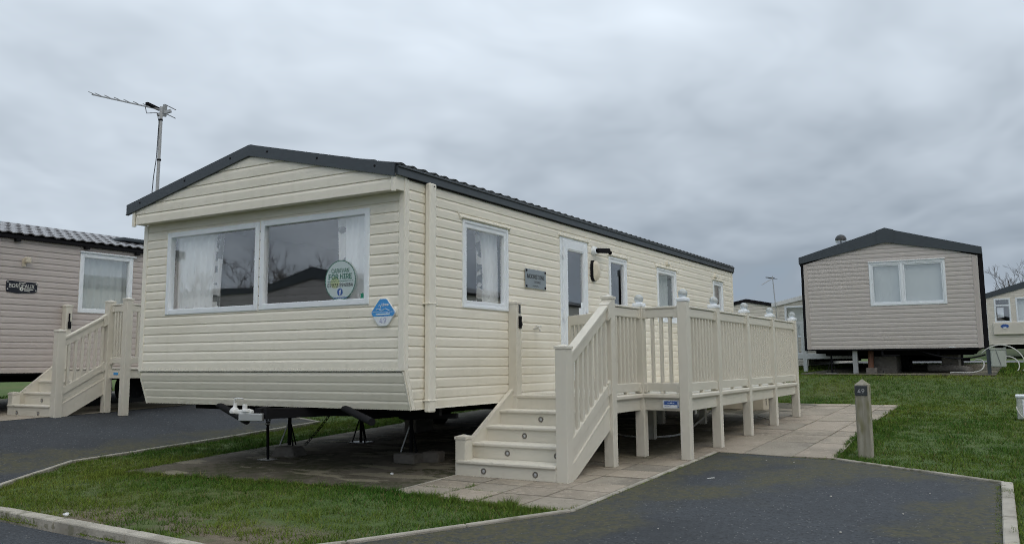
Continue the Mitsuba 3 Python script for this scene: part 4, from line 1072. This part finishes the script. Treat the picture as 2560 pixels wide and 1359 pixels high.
obj(wl, 'shade', S2.box(1.385 - LY0, 1.475 - LY0, 2.92, 3.01, .036, .11, .01), 'beige_box')

# steps and small deck of the left neighbour
nd = thing('neighbour_deck', 'small pale beige deck landing outside the mauve caravan', 'deck')
lz = .447; LDZ = 1.19
for q, z1, cp_ in (((-7.80, 2.10), 2.25, 'flat'), ((-7.42, 2.16), 2.28, 'flat'), ((-8.985, 2.10), 2.23, 'flat'), ((-7.42, 3.9), 2.2, 'flat')):
    post(nd, *q, float(Z(q[0] + .055, q[1])) + .015, z1, .115, cp_)
balustrade(nd, (-7.685, 2.185), (-7.42, 2.2), 2.225, 1.27, 3, blocks=0, zd=LDZ)
balustrade(nd, (-7.36, 2.275), (-7.36, 3.9), 2.225, 1.27, 11, blocks=1, zd=LDZ)
obj(nd, 'fascia', bb(-7.69, -7.42, 2.16, 2.19, 1.03, 1.16), 'deck')
obj(nd, 'fascia', bb(-7.38, -7.35, 2.27, 3.9, 1.03, 1.16), 'deck')
yy = 2.13
while yy < 3.95:
    obj(nd, 'deck_board', bb(-8.98, -7.33 if yy > 2.25 else -7.70, yy, yy + .1405, LDZ - .028, LDZ, .004), 'deck'); yy += .142
obj(nd, 'notice', bb(-7.57, -7.46, 2.155, 2.16, 1.085, 1.125, .0005), 'blue')
ns_ = thing('neighbour_steps', 'pale beige steps with handrail outside the mauve caravan', 'steps')
steps(ns_, -8.98, 1.28, lz, 1.16, 4, (LDZ - lz) / 4 - .002, .235, lights=((.22, .74), (.46,), (.6,), ()))
post(ns_, -7.82, 1.28, lz - .01, 1.755, .125, name='newel')
post(ns_, -8.98, 1.28, lz - .01, lz + .34, .125, name='newel')
oz_ = lz + .015
sloped_side(ns_, -7.765, 1.405, 2.10, lambda y: .90 + .54 * (y - 1.405), n=6, dh=-.065)
gl2 = thing('gate_latch', 'black gate latch on the tall post against the mauve wall', 'latch')
obj(gl2, 'keep', bb(-8.868, -8.845, 2.14, 2.19, 1.86, 1.98), 'black')
obj(gl2, 'bar', [bb(-8.868, -8.85, 2.15, 2.17, 1.98, 2.12), bb(-8.868, -8.80, 2.14, 2.165, 1.91, 1.945)], 'black')
wheel(c2 + '__chassis', (-9.45, 3.05, .82), .33, .2)
wheel(c2 + '__chassis', (-9.45, 3.85, .82), .33, .2)
axle_stand(-9.3, .75, 1.1, 'black axle stand at the left edge under the mauve caravan', .02, True)

# uphill neighbour facing the camera
rw = (1.455, 3.06, 2.475, 3.49)
c3, F3, S3, L3 = caravan('static_caravan', 'taupe static caravan end with thick dark bargeboards, uphill beyond the deck', .58, 14.97, 3.70, 10.5, 1.485, 2.06, .50, 'taupe', 'tile_dark', 'grey_metal', fo=[rw], oh=.115,
                         bdepth=(.155, .32), tiles=False, gutter='black', bz=(3.712, 4.28))
window(c3, F3, *rw, w=.055, sash=.03, mull=1.455 + .70, depth=.03)
obj(c3, 'window_head', F3.box(rw[0] - .01, rw[1] + .01, rw[3] + .002, rw[3] + .022, -.01, .05), 'white')
obj(c3, 'ridge_cover', [F3(prism(sg.Polygon([(1.66, 4.238), (1.85, 4.296), (2.04, 4.238), (2.03, 3.93), (1.85, 3.945), (1.67, 3.93)]), -.10, .070))], 'grey_metal')
for s_, w_ in ((-.085, .08), (3.705, .115)):
    obj(c3, 'downpipe', F3.box(s_, s_ + w_, 1.45, 3.60, -.12, .0, .012), 'black')
for s_ in (.035, 3.64):
    obj(c3, 'corner_post', F3.box(s_ - .035, s_ + .035, 1.48, 3.53, .0165, .022), 'mauve')
obj(c3, 'bottom_rail', F3.box(.0, 3.70, 1.45, 1.482, -.03, .015), 'black')
obj(c3, 'vent', F3.box(1.73, 1.80, 1.70, 1.735, .012, .018), 'taupe')
obj(c3, 'white_strip', F3.box(3.02, 3.16, 1.492, 1.51, .012, .02), 'white')
curtain('net_curtain', 'pale net curtain behind the uphill caravan window', F3, rw[0] + .02, rw[1] - .02, 2.4, 3.55, -.09, m='net', folds=4, amp=.006, seed=21)
dm = thing('satellite_dome', 'round dome aerial with grey top half on the uphill roof', 'dome aerial')
dz0 = np.array([1.40, 15.4, 4.14])
obj(dm, 'upper_shell', lathe([(.135 * math.cos(t), .135 * math.sin(t)) for t in np.linspace(0.0, math.pi / 2, 9)], dz0, k=24), 'tile_dark', smooth=True)
obj(dm, 'lower_shell', lathe([(.135 * math.cos(t), .135 * math.sin(t)) for t in np.linspace(-math.pi / 2, -.03, 9)], dz0, k=24), 'glass', smooth=True)
obj(dm, 'stem', tube([dz0 + [0, 0, -.25], dz0], .012), 'grey_metal')
# things in the dark below it
zr = lambda x, y: float(Z(x, y)) + .01
axle_stand(1.05, 15.25, 1.44, 'axle stand with splayed legs under left corner of uphill caravan', .0, True)
axle_stand(2.05, 15.6, 1.44, 'axle stand with splayed legs under middle of uphill caravan', .0, True)
tag(obj('', 'support_leg', bb(1.545, 1.655, 15.15, 15.25, zr(1.6, 15.2), 1.44), 'galv'), 'grey upright leg below the uphill caravan', 'leg')
tag(obj('', 'drain_pipe', tube([(1.92, 15.3, zr(1.9, 15.3) + .12), (1.93, 15.35, 1.43)], .065, 14), 'terracotta', smooth=40), 'terracotta drain pipe standing on a pale block', 'pipe')
block(1.93, 15.3, .24, .2, .14, 'pale block under the terracotta drain pipe', 0.1, rough=.003)
for x in (2.55, 3.75):
    for yy in (17.2, 18.1):
        wheel(c3 + '__chassis', (x, yy, zr(x, yy) + .30), .30, .2)
obj(c3 + '__chassis', 'axle', bb(2.2, 4.0, 17.15, 17.25, 1.18, 1.26), 'black')
obj(c3 + '__chassis', 'axle', bb(2.2, 4.0, 18.05, 18.15, 1.18, 1.26), 'black')
obj(c3 + '__chassis', 'cross_member', bb(.9, 4.1, 15.5, 15.58, 1.33, 1.455), 'black')
obj(c3 + '__chassis', 'coupling', [F3.box(1.62, 1.66, 1.33, 1.46, -.1, -.02), F3.box(1.62, 2.0, 1.31, 1.345, -.1, -.05)], 'black')
block(2.2, 16.0, .5, .9, .40, 'dark stacked blocks left of centre under the uphill caravan', 0, rough=.003)
block(3.55, 16.4, .35, .9, .45, 'dark stacked blocks right of centre under the uphill caravan', 0, rough=.003)
tag(obj('', 'flexible_duct', tube(spline([(3.1, 16.0, zr(3.1, 16) + .1), (3.5, 15.7, zr(3.5, 15.7) + .10), (3.8, 15.4, zr(3.8, 15.4) + .09), (4.0, 15.15, zr(4, 15.1) + .06)], 40), .085 + .006 * np.sin(np.arange(40) * 1.9), 12), 'block', smooth=True), 'grey flexible duct lying under right side of uphill caravan', 'duct')
tag(obj('', 'garden_hose', tube(spline([(3.6, 15.0, zr(3.6, 15) + .02), (4.0, 14.9, zr(4, 15) + .03), (4.25, 14.9, zr(4.2, 15) + .12), (4.27, 15.0, zr(4.2, 15) + .26), (4.1, 15.1, zr(4, 15) + .3)], 30), .014, 8), 'hose', smooth=True), 'white hose loop on ground under right corner of uphill caravan', 'hose')
tag(obj('', 'power_cable', tube(spline([(3.0, 15.2, 1.43), (3.4, 15.1, 1.30), (3.9, 15.0, 1.25), (4.32, 14.95, 1.33)], 24), .016, 8), 'black', smooth=True), 'black cable sagging below the right end of the uphill caravan', 'cable')
mb = thing('meter_box', 'grey green meter box on dark post beside the uphill caravan', 'meter box')
obj(mb, 'post', bb(4.335, 4.41, 14.92, 14.99, zr(4.4, 14.9) - .03, 1.46), 'grey_metal')
obj(mb, 'body', bb(4.415, 4.70, 14.84, 15.02, 1.055, 1.435, .02), 'box_grey')
obj(mb, 'lid', bb(4.40, 4.715, 14.83, 15.03, 1.43, 1.46, .01), 'box_grey')
obj(mb, 'strap', beam((4.52, 14.835, 1.42), (4.60, 14.835, 1.10), .008, .006, .001, up=(0, 1, 0)), 'ink')
for pts, lab in (([(4.25, 14.95, 1.36), (4.45, 14.9, 1.50), (4.65, 14.85, 1.53), (4.9, 14.8, 1.42), (5.04, 14.78, 1.2), (5.05, 14.75, 1.05), (5.0, 14.75, .98)], 'longer white hose arching over the grey green meter box'),
                 ([(4.70, 14.9, 1.28), (4.8, 14.88, 1.27), (4.9, 14.85, 1.2), (4.94, 14.82, 1.08), (4.9, 14.8, .98)], 'shorter white hose leaving the side of the meter box')):
    tag(obj('', 'garden_hose', tube(spline(pts, 30), .0115, 8), 'hose', smooth=True), lab, 'hose')

TURN = T().translate([.58, 14.97, 0]).rotate([0, 0, 1], 2.6).translate([-.58, -14.97, 0])
for kk in list(scene):
    if kk.startswith(c3 + '__') or kk.startswith('satellite_dome') or kk == 'net_curtain_001':
        scene[kk]['to_world'] = TURN
# far right neighbour
frw = [(.26, .86, 2.72, 3.72), (1.05, 2.6, 2.72, 3.74)]
c4, F4, S4, L4 = caravan('static_caravan', 'cream static caravan with dark roof edge at right edge, farthest uphill', 3.82, 34.8, 3.9, 9.0, 1.79, 2.06, .62, 'far_cream', 'tile_dark', 'grey_metal', fo=frw, tiles=False, bdepth=(.2, .26), oh=.16)
window(c4, F4, *frw[0], w=.06, sash=None); window(c4, F4, *frw[1], w=.06, sash=None)
obj(c4, 'window_bar', F4.box(.32, .80, 3.40, 3.46, -.02, .02), 'white')
obj(c4, 'bay_panel', [F4.box(.18, 3.7, 2.26, 2.70, .012, .10, .01), F4.box(.18, 3.7, 2.22, 2.26, .0, .13, .01)], 'far_cream')
obj(c4, 'paper_notice', F4.box(.36, .60, 2.92, 3.34, -.03, -.026, .0005), 'signwhite')
tag(obj('', 'net_curtain', F4.box(1.05, 2.6, 2.7, 3.8, -.16, -.15, .001), 'net'), 'grey blind in far right caravan bay window', 'curtain')
k = thing('park_badge', 'small blue oval badge below far right caravan window', 'sign')
obj(k, 'oval', F4(prism(affinity.scale(sg.Point(.60, 2.56).buffer(.11), 1.35, .75), .10, .115)), 'dblue')
obj(k, 'light_band', F4(prism(affinity.scale(sg.Point(.60, 2.49).buffer(.10), .75, .3), .1155, .12)), 'signwhite')
for x in (4.3, 5.6, 7.0):
    obj(c4 + '__chassis', 'leg', bb(x, x + .1, 35.2, 35.3, float(Z(x, 35)), 1.72), 'galv')

# the two caravans seen past the deck
c5, F5, S5, L5 = caravan('static_caravan', 'white edged cream caravan behind the far end of the deck', -.83, 18.0, 3.6, 8.0, 1.35, 1.43, .42, 'far_cream', 'white_far', 'white_far', fo=[(.19, 1.45, 1.85, 2.83 - .1)], tiles=False, bdepth=(.10, .14), oh=.16, gutter='white_far')
window(c5, F5, .19, 1.45, 1.85, 2.73, w=.05, sash=None, mull=.80)
tag(obj('', 'net_curtain', F5.box(.2, 1.44, 1.8, 2.75, -.16, -.15, .001), 'net'), 'grey blind in the white edged caravan window', 'curtain')
c6, F6, S6, L6 = caravan('static_caravan', 'cream caravan gable with black roof edge showing above the deck rail', -4.55, 21.5, 3.75, 8.0, 1.05, 1.72, .40, 'far_cream', 'tile_dark', 'black', fo=(), tiles=False, bdepth=(.09, .10), oh=.1)
fd = thing('white_railing', 'white picket railing of a far deck behind the ball caps', 'railing')
for i, x in enumerate((-.95, .1)):
    obj(fd, 'post', bb(x, x + .1, 16.6, 16.7, float(Z(x, 16.6)), 2.24), 'white_far')
obj(fd, 'top_rail', bb(-.9, .15, 16.62, 16.68, 2.16, 2.24), 'white_far')
obj(fd, 'lower_rail', bb(-.9, .15, 16.62, 16.68, 1.32, 1.42), 'white_far')
for x in np.arange(-.82, .1, .11):
    obj(fd, 'baluster', bb(x, x + .035, 16.63, 16.66, 1.4, 2.18), 'white_far')
obj(fd, 'edge_beam', bb(-.3, 1.35, 16.6, 16.7, 1.26, 1.40), 'white_far')
ta = thing('television_mast', 'thin distant mast with angled aerial above the deck ball caps', 'aerial mast')
obj(ta, 'pole', tube([(-.83, 17.9, 2.2), (-.90, 17.85, 3.58)], .012, 6), 'galv')
obj(ta, 'boom', beam((-.90, 17.85, 3.52), (-1.14, 17.6, 3.33), .02, .02), 'galv')
obj(ta, 'reflector', [tube([(-1.02, 17.8, 3.53), (-.78, 17.9, 3.49)], .008, 5), tube([(-1.08, 17.8, 3.55), (-.85, 17.9, 3.53)], .012, 5)], 'grey_metal')

# caravans and trees on the other side of the road, which the windows mirror
c7, F7, S7, L7 = caravan('static_caravan', 'taupe caravan across the road, mirrored in the front windows', -12.9, -21.2, 3.75, 11.0, 1.05, 2.17, .48, 'taupe', 'tile_dark', 'grey_metal', tiles=False, right=False, front=False)
c8, F8, S8, L8 = caravan('static_caravan', 'second caravan across the road, mirrored beside the taupe one', -29.5, -25.0, 8.0, 6.0, 1.3, 3.0, .12, 'taupe', 'tile_grey', 'grey_metal', tiles=False, right=False, front=False)
c9, F9, S9, L9 = caravan('static_caravan', 'cream caravan off to the right, mirrored in the side windows', 11.5, 3.5, 3.75, 11.0, 1.1, 2.15, .45, 'mauve', 'tile_grey', 'grey_metal', tiles=False, front=False, right=False, left=True)
c10, _, _, _ = caravan('static_caravan', 'second caravan off to the right beyond the lawn', 12.5, 19.5, 3.75, 10.0, 1.6, 2.15, .45, 'far_cream', 'tile_dark', 'grey_metal', tiles=False, front=False, right=False)

# ------------------------------------------------------------------ bare trees
def bare_tree(x, y, h, seed, label, group=None, spread=.55, depth=5, rmin=.008, kids=(2, 4)):
    g = np.random.default_rng(seed); z0 = float(Z(x, y)) - .1
    trunk, limbs = [], []
    def grow(p, d, ln, r, lv):
        n = 4; pts = [p]; dd = d.copy()
        for _ in range(n):
            dd = dd + g.normal(0, .10, 3) + np.array([0, 0, .05]); dd /= np.linalg.norm(dd)
            pts.append(pts[-1] + dd * ln / n)
        (trunk if lv == 0 else limbs).append(tube(pts, np.linspace(r, r * .62, n + 1), 6 if lv < 2 else 3, cap=False))
        if lv >= depth: return
        m = g.integers(*kids) if lv else 5
        for i in range(m):
            ax = g.normal(0, 1, 3); ax -= dd * (ax @ dd); ax /= np.linalg.norm(ax)
            q = dd + ax * spread * g.uniform(.7, 1.5); q[2] += .12; q /= np.linalg.norm(q)
            s_ = pts[-1] if i < 2 else pts[g.integers(2, n)]
            grow(s_, q, ln * g.uniform(.62, .85), max(r * g.uniform(.42, .62), rmin), lv + 1)
    grow(np.array([x, y, z0]), np.array([0, 0, 1.0]), h * .28, h * .022, 0)
    k = thing('bare_tree', label, 'tree', group)
    obj(k, 'trunk', cat(trunk), 'bark', smooth=True); obj(k, 'crown', cat(limbs), 'bark')
bare_tree(4.55, 49, 5.6, 3, 'smaller bare winter tree beside the uphill caravan', depth=6)
bare_tree(6.5, 49, 7.9, 4, 'larger bare winter tree at right edge above the dark roof', depth=6, spread=.7)
for i, (x, y, h) in enumerate(((-30.5, -27, 8.2), (-33.5, -28.5, 8.0), (-36.8, -28, 7.8), (-27.3, -29, 7.2), (-24.5, -31, 7.4), (-39.5, -29, 7.4), (-34.8, -33, 8.6))):
    bare_tree(x, y, h, 40 + i, 'bare tree across the road, mirrored in the front windows', 'bare trees across the road', depth=6, spread=.72, rmin=.015, kids=(2, 4))

# ------------------------------------------------------------------ small things
bo = thing('marker_post', 'weathered timber marker post with dark plate numbered 49', 'bollard')
bx, by = 3.405, 3.70; bz = float(Z(bx + .07, by))
bw = .148
obj(bo, 'post', bb(bx, bx + bw, by, by + bw, bz - .05, bz + .775, .012), 'wood')
h = bw / 2
v = np.vstack([np.array([[-1, -1], [1, -1], [1, 1], [-1, 1]]) * h + [bx + h, by + h], [[bx + h, by + h]]])
obj(bo, 'pointed_top', (np.c_[v, [bz + .77] * 4 + [bz + .835]], np.array([[0, 1, 4], [1, 2, 4], [2, 3, 4], [3, 0, 4]])), 'wood')
LB = Loc((bx, by, 0), (1, 0, 0), (0, -1, 0))
obj(bo, 'plate', LB.box(.006, bw - .014, bz + .655, bz + .762, -.002, .010, .003), 'ink')
obj(bo, 'number', text(LB, '49', .045, .07, bz + .705, .0105, False, .07), 'mast')
ub = thing('utility_box', 'grey and white utility box on the lawn at right edge', 'utility box')
ux, uy = 4.90, 8.35; uz = float(Z(ux, uy))
obj(ub, 'body', bb(ux, ux + .35, uy, uy + .25, uz + .0, uz + .34, .02), 'box_grey')
obj(ub, 'lid', bb(ux - .012, ux + .36, uy - .012, uy + .26, uz + .33, uz + .37, .014), 'white')
obj(ub, 'door', bb(ux + .075, ux + .30, uy - .008, uy + .002, uz + .05, uz + .30, .004), 'white')
obj(ub, 'cable', tube(spline([(ux - .005, uy + .02, uz + .2), (ux + .03, uy - .02, uz + .1), (ux + .1, uy - .03, uz + .02)], 14), .008, 6), 'hose')
# litter
def scrap(x, y, w, d, m, label, cat_='litter', rot=0.0, h=.004, lift=.008, name='paper_scrap', group=None):
    v, f = bb(-w / 2, w / 2, -d / 2, d / 2, 0, h, .001)
    v[:, 2] += .003 * np.sin(v[:, 0] * 60)
    c_, s_ = math.cos(rot), math.sin(rot)
    v = v @ np.array([[c_, s_, 0], [-s_, c_, 0], [0, 0, 1]]) + [x, y, float(Z(x, y)) + lift]
    tag(obj('', name, (v, f), m), label, cat_, group)
scrap(2.42, 1.62, .075, .016, 'white_far', 'white strip of litter on the tarmac near the deck corner', rot=.5)
def pebble(x, y, r, label, lift=.0, m='white_far', group=None, name='pebble'):
    v, f = ball((0, 0, 0), r, 6)
    v = v * np.array([1.2, .9, .7]) + (meshkit.noise(v * 40 + x, 2)[:, None] - .5) * r * .5 + [x, y, float(Z(x, y)) + r * .5 + lift]
    tag(obj('', name, (v, f), m, smooth=True), label, 'pebble', group)
pebble(-1.55, -2.30, .022, 'white pebble sitting on the front kerb', .05)
pebble(-.62, .62, .020, 'pale pebble on the mossy concrete in front of the steps')
for (x, y) in ((-6.1, .55), (-5.6, -.1), (-6.2, 2.8), (-5.9, 3.5), (2.6, 2.95), (3.6, 1.1), (4.3, 1.55), (4.2, .6), (3.9, -.2), (2.9, 2.9), (2.75, -.6)):
    pebble(x, y, .005 + .003 * rng.uniform(), 'tiny pale stone lying loose on the side driveway' if x < 0 else 'tiny pale stone lying loose on the tarmac parking bay', .008, 'stone', 'loose stones on the side driveway' if x < 0 else 'loose stones on the parking bay', 'loose_stone')
